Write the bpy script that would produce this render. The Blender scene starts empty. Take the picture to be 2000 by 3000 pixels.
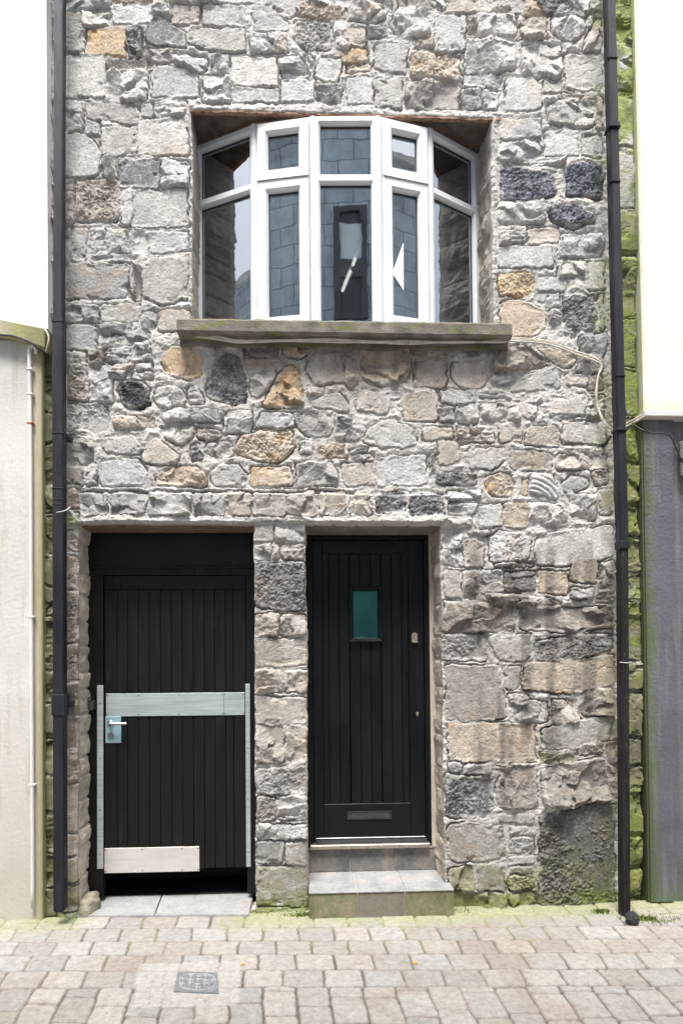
STONES = """
T 0 0
245 0 298 60 g r
208 0 240 64 g r
240 62 385 250 m s
203 66 240 250 m r
210 254 490 460 g s
298 0 430 50 w r
432 0 512 50 g r
515 10 697 122 g s
372 60 510 128 w r
398 130 585 262 o s
588 130 660 268 k r
P 665 160 690 95 740 82 855 150 858 228 668 208 k s
697 30 782 82 g r
785 35 922 122 b s
697 0 780 27 g s
785 0 1040 30 b r
930 30 1132 133 g s
P 880 138 1135 137 1128 245 940 236 865 205 862 150 g s
1050 0 1150 20 k r
P 1152 30 1215 25 1330 120 1325 152 1170 150 g s
P 1228 20 1360 15 1365 70 1320 100 g s
1145 158 1330 250 w r
P 1370 10 1585 0 1585 100 1520 95 1368 80 t p
P 1345 112 1400 95 1510 100 1525 150 1520 245 1400 245 1345 180 m p
1530 110 1600 238 w r
P 668 222 785 232 790 300 715 300 668 275 m r
490 272 715 333 n r
P 790 240 960 265 955 310 935 340 860 325 795 295 g r
970 258 1055 340 g r
1060 263 1275 400 w s
P 1278 265 1385 262 1425 350 1420 365 1300 365 g r
P 1392 255 1465 258 1430 320 w r
P 1475 270 1568 260 1568 340 1540 385 1480 390 1437 360 w s
495 336 690 475 w r
P 703 325 740 308 880 330 920 365 918 458 703 458 g s
930 350 1055 485 w r
1070 405 1285 477 g s
1297 370 1440 478 w s
1447 395 1568 478 m r
212 466 385 608 w r
P 395 478 470 472 638 490 636 578 500 568 398 550 m s
642 488 705 545 g s
708 472 862 543 w r
390 560 470 628 g r
472 582 635 730 g s
637 546 865 722 w s
P 212 618 400 618 468 680 460 800 430 820 212 812 g s
470 730 535 830 g r
540 738 740 870 k s
742 736 865 870 g r
T 0 500
350 42 552 245 n p
212 35 348 100 g r
212 105 348 250 b r
558 100 612 262 g s
615 92 868 268 g s
212 262 335 425 g r
338 268 405 420 g s
420 278 685 385 w r
690 282 872 383 g s
415 390 650 430 g r
212 432 592 603 m s
P 655 440 690 405 870 405 868 595 790 618 740 620 655 585 g s
600 436 650 600 b r
212 615 460 698 m r
465 615 645 700 g s
648 640 725 735 m r
730 642 880 740 b s
212 705 450 830 m s
455 703 610 755 m r
580 742 700 780 m r
610 783 700 840 g r
470 812 600 850 m r
402 820 470 935 n r
212 835 400 920 m p
T 0 1000
245 105 405 270 n p
405 115 520 285 g r
475 60 600 100 m r
605 60 700 98 g r
480 132 580 178 m r
610 142 700 172 g r
520 102 618 130 b r
625 102 700 138 g r
550 20 700 58 g r
P 735 90 770 30 870 25 920 50 935 110 925 165 850 185 770 160 o s
P 540 215 575 180 640 175 690 215 695 290 660 320 600 315 545 270 d p
P 710 215 830 215 860 270 850 300 760 310 710 285 w r
P 855 215 910 200 948 270 945 292 862 288 w r
P 960 130 1030 60 1100 70 1140 170 1130 290 1080 300 960 260 945 230 k p
P 872 0 988 0 990 50 935 58 880 40 m r
1120 8 1285 70 k s
P 1292 10 1435 10 1430 60 1380 85 1300 65 t r
1445 8 1600 58 m s
P 1120 80 1290 78 1300 98 1230 125 1140 122 t s
P 1145 200 1195 135 1258 125 1270 160 1210 250 1150 260 g r
P 1265 160 1340 110 1380 150 1405 210 1400 300 1310 318 1205 305 o r
P 1405 130 1425 82 1460 62 1568 62 1595 190 1430 205 b s
1410 212 1492 250 w r
P 1420 290 1470 252 1568 235 1608 290 1600 330 1520 318 1440 310 g s
P 245 300 300 282 490 285 515 370 500 420 245 420 g p
520 348 712 400 b r
P 730 345 760 315 900 303 1030 325 1020 378 930 365 740 372 g r
P 1040 315 1165 315 1150 430 1025 425 g r
P 1172 375 1212 325 1340 330 1360 400 1165 405 g s
P 1345 330 1480 330 1525 400 1510 440 1400 440 1362 400 m r
1530 335 1605 460 m r
P 720 392 895 382 890 450 840 480 760 460 g r
P 902 388 1020 408 1025 440 960 465 900 458 n r
245 437 430 578 m r
P 467 445 620 430 655 490 640 520 500 520 470 492 g s
P 645 520 700 440 760 470 830 520 825 560 750 580 660 560 b s
P 870 480 910 470 945 530 935 555 880 550 k r
P 950 475 1060 455 1080 530 1000 545 952 520 g r
P 1087 460 1120 420 1350 415 1360 480 1320 545 1250 565 1180 555 1087 530 t p
1368 458 1438 520 g r
1442 470 1600 540 t p
245 582 388 665 n s
398 555 448 665 g r
P 455 550 640 535 680 600 670 665 460 668 g s
P 720 620 800 572 900 575 955 620 950 668 720 665 t r
P 965 620 1010 567 1090 562 1140 620 1130 670 980 670 g s
P 1150 578 1330 572 1350 660 1140 668 t s
P 1360 560 1520 552 1560 610 1550 668 1360 668 m r
372 676 1100 690 w z
1090 674 1640 688 w z
372 694 505 812 m l
513 694 680 805 m l
688 694 885 805 g l
893 694 1040 808 m l
1045 694 1160 812 b l
1166 694 1310 812 b l
1316 694 1452 812 b l
1458 694 1590 810 b l
248 682 362 770 b r
T 1000 0
P 25 0 205 0 200 95 150 120 30 102 w r
P 218 110 260 30 370 20 415 150 400 180 300 190 240 200 w r
260 0 390 14 g r
P 402 0 615 0 600 63 440 58 w r
622 0 865 68 g s
870 0 1020 75 k p
1035 0 1190 75 w r
P -30 142 118 140 118 222 -30 228 b s
125 132 210 190 m r
425 74 570 248 g s
576 80 620 170 b r
624 76 795 173 w r
800 86 945 190 b r
P 962 90 1100 82 1118 160 1070 198 1020 195 962 155 w r
1105 78 1158 132 g s
P 1165 90 1190 90 1190 245 1110 240 1110 190 b r
P -15 232 125 222 130 288 0 300 t s
18 300 138 342 t s
P 150 212 310 207 300 355 200 345 150 320 g s
320 192 425 235 b r
P 315 290 350 247 550 262 540 378 310 365 t p
567 190 805 333 w r
820 207 1015 365 w r
1020 252 1190 420 g s
18 362 145 490 w s
150 372 280 500 g s
285 377 540 500 b r
552 338 735 405 g r
545 412 640 508 m r
645 418 725 510 w r
P 750 370 870 357 920 410 910 500 860 518 748 513 w s
922 382 1005 438 g s
1010 432 1175 462 b r
P 930 490 1000 457 1160 467 1155 590 1090 600 950 578 g r
1165 442 1195 610 b r
720 550 915 640 w s
715 645 915 740 w r
925 602 1090 728 w s
1097 622 1195 728 g s
740 744 1030 766 g r
P 725 772 800 757 975 800 985 900 900 918 730 918 q p
P 1025 792 1080 757 1195 757 1195 920 1030 905 q p
T 1000 500
715 152 933 245 w r
P 945 190 1000 162 1100 167 1170 215 1160 245 1060 270 960 240 q p
716 252 850 340 g r
857 267 990 338 b s
995 292 1200 400 g r
717 347 972 450 w s
985 412 1125 500 g r
1130 422 1205 550 g s
897 484 1030 555 w s
P 722 467 885 472 880 560 830 588 720 578 o p
892 562 1005 625 g s
P 725 602 800 592 935 640 930 720 880 770 720 770 t s
945 640 1012 735 g r
1027 574 1175 735 k p
1180 562 1205 735 b s
990 742 1082 770 g s
1090 742 1210 850 m r
T 1000 1000
332 63 480 212 b s
332 15 565 60 m s
570 15 720 78 k s
P 95 20 310 15 325 130 300 190 240 212 150 200 85 165 t r
P 20 90 75 80 80 180 45 235 12 190 g r
-35 15 80 68 m s
P 500 100 660 85 670 190 640 228 560 220 500 180 b s
P 680 110 740 30 860 20 970 120 840 130 700 150 n r
P 890 28 1000 38 1075 82 1060 120 1030 130 960 103 t s
1082 58 1200 140 m r
P 680 160 760 150 800 180 720 215 682 200 m r
P 750 228 850 150 980 120 1005 150 1005 220 870 235 g s
1025 147 1125 212 g s
1130 150 1205 225 n r
P 55 270 90 227 160 225 220 270 220 330 190 345 70 325 b s
165 232 268 268 g s
P 270 290 300 232 440 225 440 370 290 370 b s
448 224 620 288 g s
627 245 780 268 g r
P 632 292 770 280 750 350 700 370 640 350 w r
442 307 518 375 m r
522 302 630 380 g r
P 822 280 900 290 905 330 870 370 822 350 w r
760 275 818 370 b r
837 250 925 288 g r
942 240 1120 338 w s
1125 240 1205 350 m r
945 345 1205 366 g r
P 85 460 120 400 220 362 320 400 355 450 340 490 230 498 120 480 g s
P 0 400 50 400 90 440 60 465 0 465 k r
375 392 505 455 b s
P 432 462 530 467 555 540 500 575 442 570 b s
522 392 700 472 b r
715 377 832 470 b s
P 842 420 880 387 980 390 1008 440 1000 488 842 485 b s
1015 370 1215 475 g s
P 582 490 750 487 760 550 700 590 582 590 g s
40 490 120 520 m r
-2 475 34 540 t r
45 524 150 560 g r
772 505 968 595 n s
985 520 1218 590 b r
P 170 532 390 522 390 660 350 668 155 665 w s
2 562 148 670 b s
402 520 430 640 g r
427 602 620 660 k p
P 650 640 680 607 770 602 800 660 790 712 720 718 652 690 t p
822 632 860 710 t s
P 866 612 970 607 1005 700 990 728 900 713 862 690 w f
P 1008 655 1050 608 1130 630 1140 660 1040 720 m s
P 1137 595 1220 592 1225 660 1165 675 n p
30 694 135 805 b l
150 695 300 800 k p
310 695 468 805 k p
477 682 640 730 w r
482 735 620 800 g r
625 742 733 858 g s
737 742 850 858 t s
855 742 1030 858 w r
1045 702 1165 820 w r
1172 682 1240 800 b s
462 812 600 855 w r
T 1000 1500
465 92 560 170 w r
570 82 680 110 m r
P 670 130 700 90 830 88 875 150 860 220 780 240 680 225 w p
P 890 130 960 97 1245 60 1245 205 1060 210 1050 248 890 253 w s
567 130 655 253 b s
466 172 563 250 g r
700 232 880 256 m r
470 267 552 400 b s
556 267 636 403 n r
642 262 735 370 g r
740 267 890 368 k r
P 895 267 1045 270 1045 385 895 370 t s
1050 217 1175 330 t s
1180 225 1250 340 b r
1052 347 1160 400 m r
P 662 372 850 377 1010 410 1020 450 960 460 850 425 662 420 n r
1170 350 1250 425 b r
465 412 800 553 n r
P 815 440 1000 467 1100 430 1245 430 1240 530 1060 558 820 545 n r
442 557 660 690 m p
P 668 580 700 562 860 562 870 660 850 685 722 680 g s
P 885 592 1000 570 1050 560 1240 560 1245 630 1060 640 1050 690 890 690 k p
P 470 702 720 702 745 820 760 945 700 965 480 962 n s
P 740 712 820 704 825 800 790 825 750 820 m s
P 835 702 1060 675 1248 650 1248 788 1080 800 1060 840 835 820 t s
1100 797 1240 938 n r
757 837 850 898 m r
P 860 860 940 870 950 960 900 975 785 950 g r
960 857 1090 980 b r
T 1000 2000
485 187 893 358 t s
P 915 215 1050 202 1100 160 1235 157 1232 260 1080 262 1060 310 920 315 g s
1082 266 1200 328 n p
905 322 1078 380 y r
1212 270 1258 420 n r
490 368 555 415 k r
560 368 680 416 m r
685 370 765 395 n r
485 427 688 622 k p
P 705 430 760 377 890 380 905 590 720 580 700 520 n r
P 915 400 1050 395 1100 350 1195 342 1238 540 1100 540 1020 575 940 575 915 520 n r
715 602 888 646 m s
P 905 615 1100 562 1256 557 1256 1040 905 1040 u p
P 472 700 500 637 745 652 750 800 600 820 560 833 490 810 m s
767 657 885 698 m r
772 707 885 783 g p
760 790 888 835 g s
P 622 825 750 822 752 960 622 955 m s
767 842 880 880 m r
767 887 885 955 y p
495 840 612 955 y r
480 962 755 1050 y r
765 962 895 1050 y r
T 0 1500
1160 45 1258 138 g s
1262 45 1400 138 g r
1162 146 1245 220 g r
1250 150 1290 214 b r
1295 146 1402 220 b r
P 1168 237 1200 227 1400 230 1405 455 1290 460 1170 440 k p
1166 467 1285 568 b r
1290 467 1408 568 b r
1166 580 1408 710 b s
1168 722 1300 835 b r
1305 730 1412 830 b r
245 5 365 85 y r
245 95 365 185 b r
245 195 365 350 b r
245 357 365 600 n p
245 607 365 775 n p
T 0 2000
1168 62 1416 195 b s
1173 202 1305 375 b r
1310 202 1416 375 b r
1176 387 1420 513 m p
1178 522 1265 640 n p
1275 517 1422 635 g r
1182 647 1420 716 g r
1182 722 1300 840 m s
1306 722 1422 845 g s
1180 850 1422 1040 m s
245 0 372 160 n r
245 165 372 302 n r
245 307 372 460 b r
245 468 372 690 b s
245 700 372 800 b s
245 808 372 915 b s
245 925 372 1050 n r
"""
EXPO = 1.55
import bpy, bmesh, math, random
import numpy as np
from mathutils import Vector, Matrix
random.seed(7)
SC = bpy.context.scene
COL = SC.collection
rad = math.radians

# ------------------------------------------------------------------ camera
F, HC, D = 1829.0, 1.605, 4.1
YAW, PIT, ROL = 0.04254086, 0.02008747, -0.00814593
PP = 1908.25
def _rz(a): return np.array([[math.cos(a), -math.sin(a), 0], [math.sin(a), math.cos(a), 0], [0, 0, 1.]])
def _rx(a): return np.array([[1, 0, 0], [0, math.cos(a), -math.sin(a)], [0, math.sin(a), math.cos(a)]])
RM = _rz(-YAW) @ np.array([[1, 0, 0], [0, 0, -1], [0, 1, 0.]]) @ _rx(PIT) @ _rz(ROL)
CAMP = np.array([0, -D, HC])
cam = bpy.data.cameras.new('camera')
co = bpy.data.objects.new('camera', cam); COL.objects.link(co)
co.matrix_world = Matrix([list(RM[i]) + [CAMP[i]] for i in range(3)] + [[0, 0, 0, 1]])
cam.sensor_fit = 'HORIZONTAL'; cam.sensor_width = 24.0; cam.lens = 24.0 * F / 2000
cam.shift_y = (PP - 1500) / 2000
cam.clip_start = 0.05; cam.clip_end = 500
SC.camera = co
def ray(px, py): return RM @ np.array([(px - 1000) / F, -(py - PP) / F, -1.0])
def PY(px, py, y=0.0):
    d = ray(px, py); t = (y - CAMP[1]) / d[1]; return Vector(CAMP + t * d)
def PZ(px, py, z=0.0):
    d = ray(px, py); t = (z - CAMP[2]) / d[2]; return Vector(CAMP + t * d)
def X(px, py, y=0.0): return PY(px, py, y).x
def Z(px, py, y=0.0): return PY(px, py, y).z

# ------------------------------------------------------------------ noise
RNG = np.random.RandomState(11)
TB = RNG.rand(16, 256, 256).astype(np.float32)
def vn(x, z, s, seed=0):
    x = x * s + 37.3 * seed; z = z * s + 11.7 * seed
    xi = np.floor(x).astype(np.int64); zi = np.floor(z).astype(np.int64)
    fx = (x - xi).astype(np.float32); fz = (z - zi).astype(np.float32)
    fx = fx * fx * (3 - 2 * fx); fz = fz * fz * (3 - 2 * fz)
    T = TB[seed % 16]
    a = T[xi & 255, zi & 255]; b = T[(xi + 1) & 255, zi & 255]
    c = T[xi & 255, (zi + 1) & 255]; d = T[(xi + 1) & 255, (zi + 1) & 255]
    return (a + (b - a) * fx + (c - a) * fz + (a - b - c + d) * fx * fz) * 2 - 1
def fbm(x, z, s, o=4, seed=0, g=0.55):
    r = 0; a = 1.0; n = 0
    for k in range(o):
        r = r + a * vn(x, z, s, seed + k); n += a; a *= g; s *= 2.03
    return r / n
def sst(e0, e1, x):
    t = np.clip((x - e0) / (e1 - e0), 0, 1); return t * t * (3 - 2 * t)

# ------------------------------------------------------------------ objects
def link(o, parent=None):
    COL.objects.link(o)
    if parent is not None: o.parent = parent
    return o
def tag(o, label=None, cat=None, group=None, kind=None):
    if label: o['label'] = label
    if cat: o['category'] = cat
    if group: o['group'] = group
    if kind: o['kind'] = kind
    return o
def empty(name, loc=(0, 0, 0)):
    # children are written in world coordinates; the empty only marks the base
    o = bpy.data.objects.new(name, None); o.location = loc; o.empty_display_size = .1
    return link(o)
def fixparent(o, parent):
    o.parent = parent
    off = Vector((0, 0, 0)); p = parent
    while p is not None:
        off += Vector(p.location); p = p.parent
    o.location = -off if parent.parent is None else Vector((0, 0, 0))
    return o
def mesh_obj(name, me, mat, parent=None):
    o = bpy.data.objects.new(name, me); COL.objects.link(o)
    for m in (mat if isinstance(mat, (list, tuple)) else [mat]): me.materials.append(m)
    if parent is not None: fixparent(o, parent)
    return o
class MB:
    def __init__(s): s.bm = bmesh.new()
    def box(s, a, b, bev=0.0, seg=1):
        x0, x1 = sorted((a[0], b[0])); y0, y1 = sorted((a[1], b[1])); z0, z1 = sorted((a[2], b[2]))
        vs = [s.bm.verts.new(p) for p in ((x0,y0,z0),(x1,y0,z0),(x1,y1,z0),(x0,y1,z0),(x0,y0,z1),(x1,y0,z1),(x1,y1,z1),(x0,y1,z1))]
        fs = [s.bm.faces.new([vs[i] for i in f]) for f in ((3,2,1,0),(4,5,6,7),(0,1,5,4),(1,2,6,5),(2,3,7,6),(3,0,4,7))]
        if bev > 0:
            es = list({e for f in fs for e in f.edges})
            bmesh.ops.bevel(s.bm, geom=es, offset=bev, segments=seg, affect='EDGES', profile=.6)
        return s
    def hexa(s, pts, bev=0.0):
        vs = [s.bm.verts.new(p) for p in pts]
        fs = [s.bm.faces.new([vs[i] for i in f]) for f in ((3,2,1,0),(4,5,6,7),(0,1,5,4),(1,2,6,5),(2,3,7,6),(3,0,4,7))]
        if bev > 0:
            es = list({e for f in fs for e in f.edges})
            bmesh.ops.bevel(s.bm, geom=es, offset=bev, segments=2, affect='EDGES')
        return s
    def prism(s, poly, dirv, bev=0.0):
        a = [s.bm.verts.new(p) for p in poly]; b = [s.bm.verts.new(Vector(p) + Vector(dirv)) for p in poly]
        n = len(a); fs = [s.bm.faces.new(a[::-1]), s.bm.faces.new(b)]
        for i in range(n): fs.append(s.bm.faces.new((a[i], a[(i+1) % n], b[(i+1) % n], b[i])))
        if bev > 0:
            es = list({e for f in fs for e in f.edges})
            bmesh.ops.bevel(s.bm, geom=es, offset=bev, segments=2, affect='EDGES')
        return s
    def tube(s, pts, r, n=8, r2=None, cap=True):
        pts = [Vector(p) for p in pts]; rings = []
        for i, p in enumerate(pts):
            t = (pts[min(i+1, len(pts)-1)] - pts[max(i-1, 0)]).normalized()
            up = Vector((0, 0, 1)) if abs(t.z) < .9 else Vector((0, 1, 0))
            u = t.cross(up).normalized(); v = t.cross(u)
            rr = r if r2 is None else r + (r2 - r) * i / (len(pts) - 1)
            rings.append([s.bm.verts.new(p + rr * (math.cos(2*math.pi*k/n) * u + math.sin(2*math.pi*k/n) * v)) for k in range(n)])
        for a, b in zip(rings, rings[1:]):
            for k in range(n): s.bm.faces.new((a[k], a[(k+1) % n], b[(k+1) % n], b[k]))
        if cap: s.bm.faces.new(rings[0][::-1]); s.bm.faces.new(rings[-1])
        return s
    def ring(s, fr, u0, z0, u1, z1, prof, zt=None):
        """mitred frame: prof = [(inset, n)], fr(u, n, z) -> point"""
        loops = []
        for ins, n in prof:
            loops.append([s.bm.verts.new(fr(*p)) for p in ((u0+ins, n, z0+ins), (u1-ins, n, z0+ins), (u1-ins, n, z1-ins), (u0+ins, n, z1-ins))])
        m = len(loops)
        for i in range(m):
            a, b = loops[i], loops[(i+1) % m]
            for k in range(4): s.bm.faces.new((a[k], a[(k+1) % 4], b[(k+1) % 4], b[k]))
        return s
    def fbox(s, fr, u0, n0, z0, u1, n1, z1, bev=0.0):
        pts = [fr(u0,n0,z0), fr(u1,n0,z0), fr(u1,n1,z0), fr(u0,n1,z0), fr(u0,n0,z1), fr(u1,n0,z1), fr(u1,n1,z1), fr(u0,n1,z1)]
        return s.hexa(pts, bev)
    def build(s, name, mat, parent=None, smooth=False):
        bmesh.ops.recalc_face_normals(s.bm, faces=s.bm.faces[:])
        me = bpy.data.meshes.new(name); s.bm.to_mesh(me); s.bm.free()
        if smooth:
            for p in me.polygons: p.use_smooth = True
        return mesh_obj(name, me, mat, parent)
def spline(pts, n=10):
    pts = [Vector(p) for p in pts]; out = []
    P_ = [pts[0]] + pts + [pts[-1]]
    for i in range(1, len(P_) - 2):
        a, b, c, d = P_[i-1:i+3]
        for k in range(n):
            t = k / n
            out.append(.5 * ((2*b) + (c-a)*t + (2*a-5*b+4*c-d)*t*t + (3*b-a-3*c+d)*t**3))
    out.append(pts[-1]); return out

# ------------------------------------------------------------------ materials
def newmat(name):
    m = bpy.data.materials.new(name); m.use_nodes = True
    nt = m.node_tree; return m, nt, nt.nodes['Principled BSDF']
def N(nt, typ, **kw):
    n = nt.nodes.new(typ)
    for k, v in kw.items():
        if k in n.inputs.keys(): n.inputs[k].default_value = v
        else: setattr(n, k, v)
    return n
def coords(nt, scale=(1, 1, 1), obj=True):
    tc = nt.nodes.new('ShaderNodeTexCoord'); mp = nt.nodes.new('ShaderNodeMapping'); mp.inputs['Scale'].default_value = scale
    nt.links.new(tc.outputs['Object'], mp.inputs['Vector']); return mp.outputs['Vector']
def ramp(nt, fac, stops):
    r = nt.nodes.new('ShaderNodeValToRGB'); e = r.color_ramp.elements
    while len(e) < len(stops): e.new(.5)
    for i, (p, c) in enumerate(stops):
        e[i].position = p; e[i].color = (c[0], c[1], c[2], 1)
    nt.links.new(fac, r.inputs['Fac']); return r.outputs['Color']
def mix(nt, fac, a, b, mode='MIX'):
    m = nt.nodes.new('ShaderNodeMix'); m.data_type = 'RGBA'; m.blend_type = mode
    for s, v in ((0, fac), (6, a), (7, b)):
        if hasattr(v, 'links') or isinstance(v, bpy.types.NodeSocket): nt.links.new(v, m.inputs[s])
        else: m.inputs[s].default_value = v if s == 0 else (v[0], v[1], v[2], 1)
    return m.outputs[2]
def noise(nt, vec, scale, detail=4, rough=.6):
    n = N(nt, 'ShaderNodeTexNoise', Scale=scale, Detail=detail, Roughness=rough); nt.links.new(vec, n.inputs['Vector']); return n.outputs['Fac']
def bump(nt, h, strength, dist, bsdf, prev=None):
    b = N(nt, 'ShaderNodeBump', Strength=strength, Distance=dist); nt.links.new(h, b.inputs['Height'])
    if prev is not None: nt.links.new(prev, b.inputs['Normal'])
    nt.links.new(b.outputs['Normal'], bsdf.inputs['Normal']); return b.outputs['Normal']
def simple(name, c1, c2=None, rough=.6, scale=12, stretch=(1, 1, 1), bs=.2, bd=.003, metal=0, detail=5, spots=None, lo=.35, hi=.65, bscale=None):
    m, nt, b = newmat(name); v = coords(nt, stretch)
    f = noise(nt, v, scale, detail)
    c = ramp(nt, f, [(lo, c1), (hi, c2 or c1)])
    if spots:
        f2 = noise(nt, v, spots[0], 3); c = mix(nt, ramp(nt, f2, [(spots[1], (0,0,0)), (spots[2], (1,1,1))]), c, spots[3])
    nt.links.new(c, b.inputs['Base Color'])
    b.inputs['Roughness'].default_value = rough; b.inputs['Metallic'].default_value = metal
    if bs: bump(nt, noise(nt, v, bscale or scale * 6, 4), bs, bd, b)
    return m
def uneven(m, lo, hi, scale, stretch):
    nt = m.node_tree; b = nt.nodes['Principled BSDF']; v = coords(nt, stretch)
    r = N(nt, 'ShaderNodeMapRange'); r.inputs['From Min'].default_value = .3; r.inputs['From Max'].default_value = .7
    r.inputs['To Min'].default_value = lo; r.inputs['To Max'].default_value = hi
    nt.links.new(noise(nt, v, scale, 5, .7), r.inputs['Value']); nt.links.new(r.outputs['Result'], b.inputs['Roughness'])
def attr_mat(name, rough=.88, s1=90, s2=380, bs=.5, spec=.3):
    m, nt, b = newmat(name); v = coords(nt)
    a = N(nt, 'ShaderNodeVertexColor', layer_name='Col')
    f = noise(nt, v, s1, 6, .7); f3 = noise(nt, v, 28, 5, .65)
    c = mix(nt, 1.0, a.outputs['Color'], ramp(nt, f, [(.3, (.72, .71, .70)), (.5, (1, 1, 1)), (.72, (1.25, 1.25, 1.24))]), 'MULTIPLY')
    c = mix(nt, 1.0, c, ramp(nt, f3, [(.32, (.8, .79, .78)), (.5, (1, 1, 1)), (.68, (1.12, 1.12, 1.12))]), 'MULTIPLY')
    nt.links.new(c, b.inputs['Base Color']); b.inputs['Roughness'].default_value = rough
    b.inputs['Specular IOR Level'].default_value = spec
    n1 = bump(nt, f, bs, .006, b); bump(nt, noise(nt, v, s2, 3), bs * .8, .002, b, n1)
    return m
M = {}
M['stone'] = attr_mat('rubble_stone')
M['paver'] = attr_mat('concrete_paver', s1=160, s2=600, bs=.35)
M['upvc'] = simple('white_upvc', (.60, .61, .62), (.67, .68, .69), .3, 3, bs=0)
M['upvc_d'] = simple('window_gasket', (.03, .03, .035), None, .5, bs=0)
M['black'] = simple('black_door_paint', (.003, .0045, .005), (.0055, .007, .0075), .38, 6, (1, 1, .25), .25, .0015, bscale=60)
M['black2'] = simple('black_plank_paint', (.004, .0045, .005), (.0078, .0071, .0069), .42, 5, (1.5, 1.5, .2), .4, .002, bscale=50, spots=(14, .62, .78, (.022, .019, .017)))
M['alu'] = simple('brushed_aluminium', (.42, .48, .47), (.56, .62, .605), .45, 5, (.6, 1, 14), .25, .001, metal=.55, spots=(11, .58, .75, (.34, .38, .38)))
M['alu_w'] = simple('worn_kick_metal', (.60, .57, .53), (.70, .67, .63), .5, 6, (1, 1, 6), .15, .0006, metal=.35, spots=(18, .62, .78, (.45, .38, .32)))
M['plate'] = simple('pale_blue_steel', (.36, .56, .60), (.44, .62, .65), .35, 10, (1, 1, 10), .1, .0005, metal=.6)
M['steel'] = simple('satin_steel', (.40, .40, .40), (.48, .48, .48), .34, 10, bs=.1, metal=1)
M['screw'] = simple('dark_screw', (.06, .06, .06), None, .4, metal=.6, bs=0)
M['brass'] = simple('tarnished_brass', (.38, .33, .25), (.55, .50, .42), .4, 60, metal=.8)
M['pipe'] = simple('black_pipe_paint', (.009, .010, .014), (.022, .023, .030), .5, 5, (3, 3, .5), .35, .002, spots=(22, .66, .8, (.12, .12, .12)))
M['pipe_old'] = simple('weathered_pipe_paint', (.006, .006, .007), (.020, .018, .018), .6, 6, (6, 6, .6), .6, .004, spots=(30, .62, .72, (.14, .13, .12)))
M['beige'] = simple('beige_frame_paint', (.44, .38, .31), (.56, .50, .43), .7, 8, (2, 2, .6), .3, .002, spots=(14, .6, .75, (.28, .26, .17)))
M['concrete'] = simple('mossy_concrete', (.11, .10, .078), (.22, .20, .165), .9, 9, (1, 1, 3), .8, .006, spots=(8, .55, .66, (.15, .17, .04)))
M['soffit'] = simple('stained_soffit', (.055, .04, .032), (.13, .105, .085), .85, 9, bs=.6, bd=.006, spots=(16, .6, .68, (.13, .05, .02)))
M['rust'] = simple('rusty_lintel_edge', (.17, .075, .04), (.34, .24, .18), .85, 30, (1, 1, 1), .6, .004)
M['rustdark'] = simple('stained_timber_head', (.13, .06, .035), (.26, .18, .13), .8, 10, (1, 6, 6), .5, .004)
M['cable'] = simple('off_white_cable', (.50, .45, .37), (.66, .61, .52), .5, 18, bs=0, spots=(9, .55, .7, (.24, .19, .12)))
M['cableb'] = simple('black_cable', (.02, .02, .022), None, .5, bs=0)
M['wire'] = simple('white_wire', (.7, .7, .68), None, .5, bs=0)
M['conduit'] = simple('white_conduit_paint', (.66, .62, .60), (.74, .71, .68), .6, 10, (4, 4, 1), .3, .002, spots=(26, .66, .76, (.30, .25, .2)))
M['clip_rust'] = simple('rusty_clip', (.33, .10, .03), (.45, .2, .1), .8, 60)
M['plastic'] = simple('black_plastic', (.02, .02, .025), (.05, .05, .055), .3, 60, bs=.8, bd=.01)
M['iron'] = simple('worn_iron_cover', (.17, .18, .19), (.26, .27, .28), .6, 30, bs=.4, metal=.2)
M['iron_hi'] = simple('polished_iron_rib', (.46, .47, .48), (.55, .55, .56), .5, 30, bs=.2, metal=.2)
M['leaf'] = simple('dry_orange_leaf', (.6, .28, .03), (.7, .42, .08), .6, 60)
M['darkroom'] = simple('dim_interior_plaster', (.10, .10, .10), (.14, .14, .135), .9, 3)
M['sail'] = simple('plain_white', (.86, .86, .87), None, .5, bs=0)
for k_ in ('black', 'black2', 'pipe', 'pipe_old'): M[k_].node_tree.nodes['Principled BSDF'].inputs['Specular IOR Level'].default_value = .28
def emis(name, c, s):
    m, nt, b = newmat(name); b.inputs['Base Color'].default_value = (*c, 1)
    b.inputs['Emission Color'].default_value = (*c, 1); b.inputs['Emission Strength'].default_value = s; return m
for k_, a_ in (('black', (.22, .6, 5, (2, 2, .5))), ('black2', (.25, .65, 6, (3, 3, .3))), ('pipe', (.3, .7, 8, (3, 3, .6))), ('alu', (.28, .6, 5, (1, 1, 3))), ('alu_w', (.3, .65, 6, (1, 1, 1)))): uneven(M[k_], *a_)
M['tube'] = emis('lit_tube', (1, .96, .88), .7)
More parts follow.
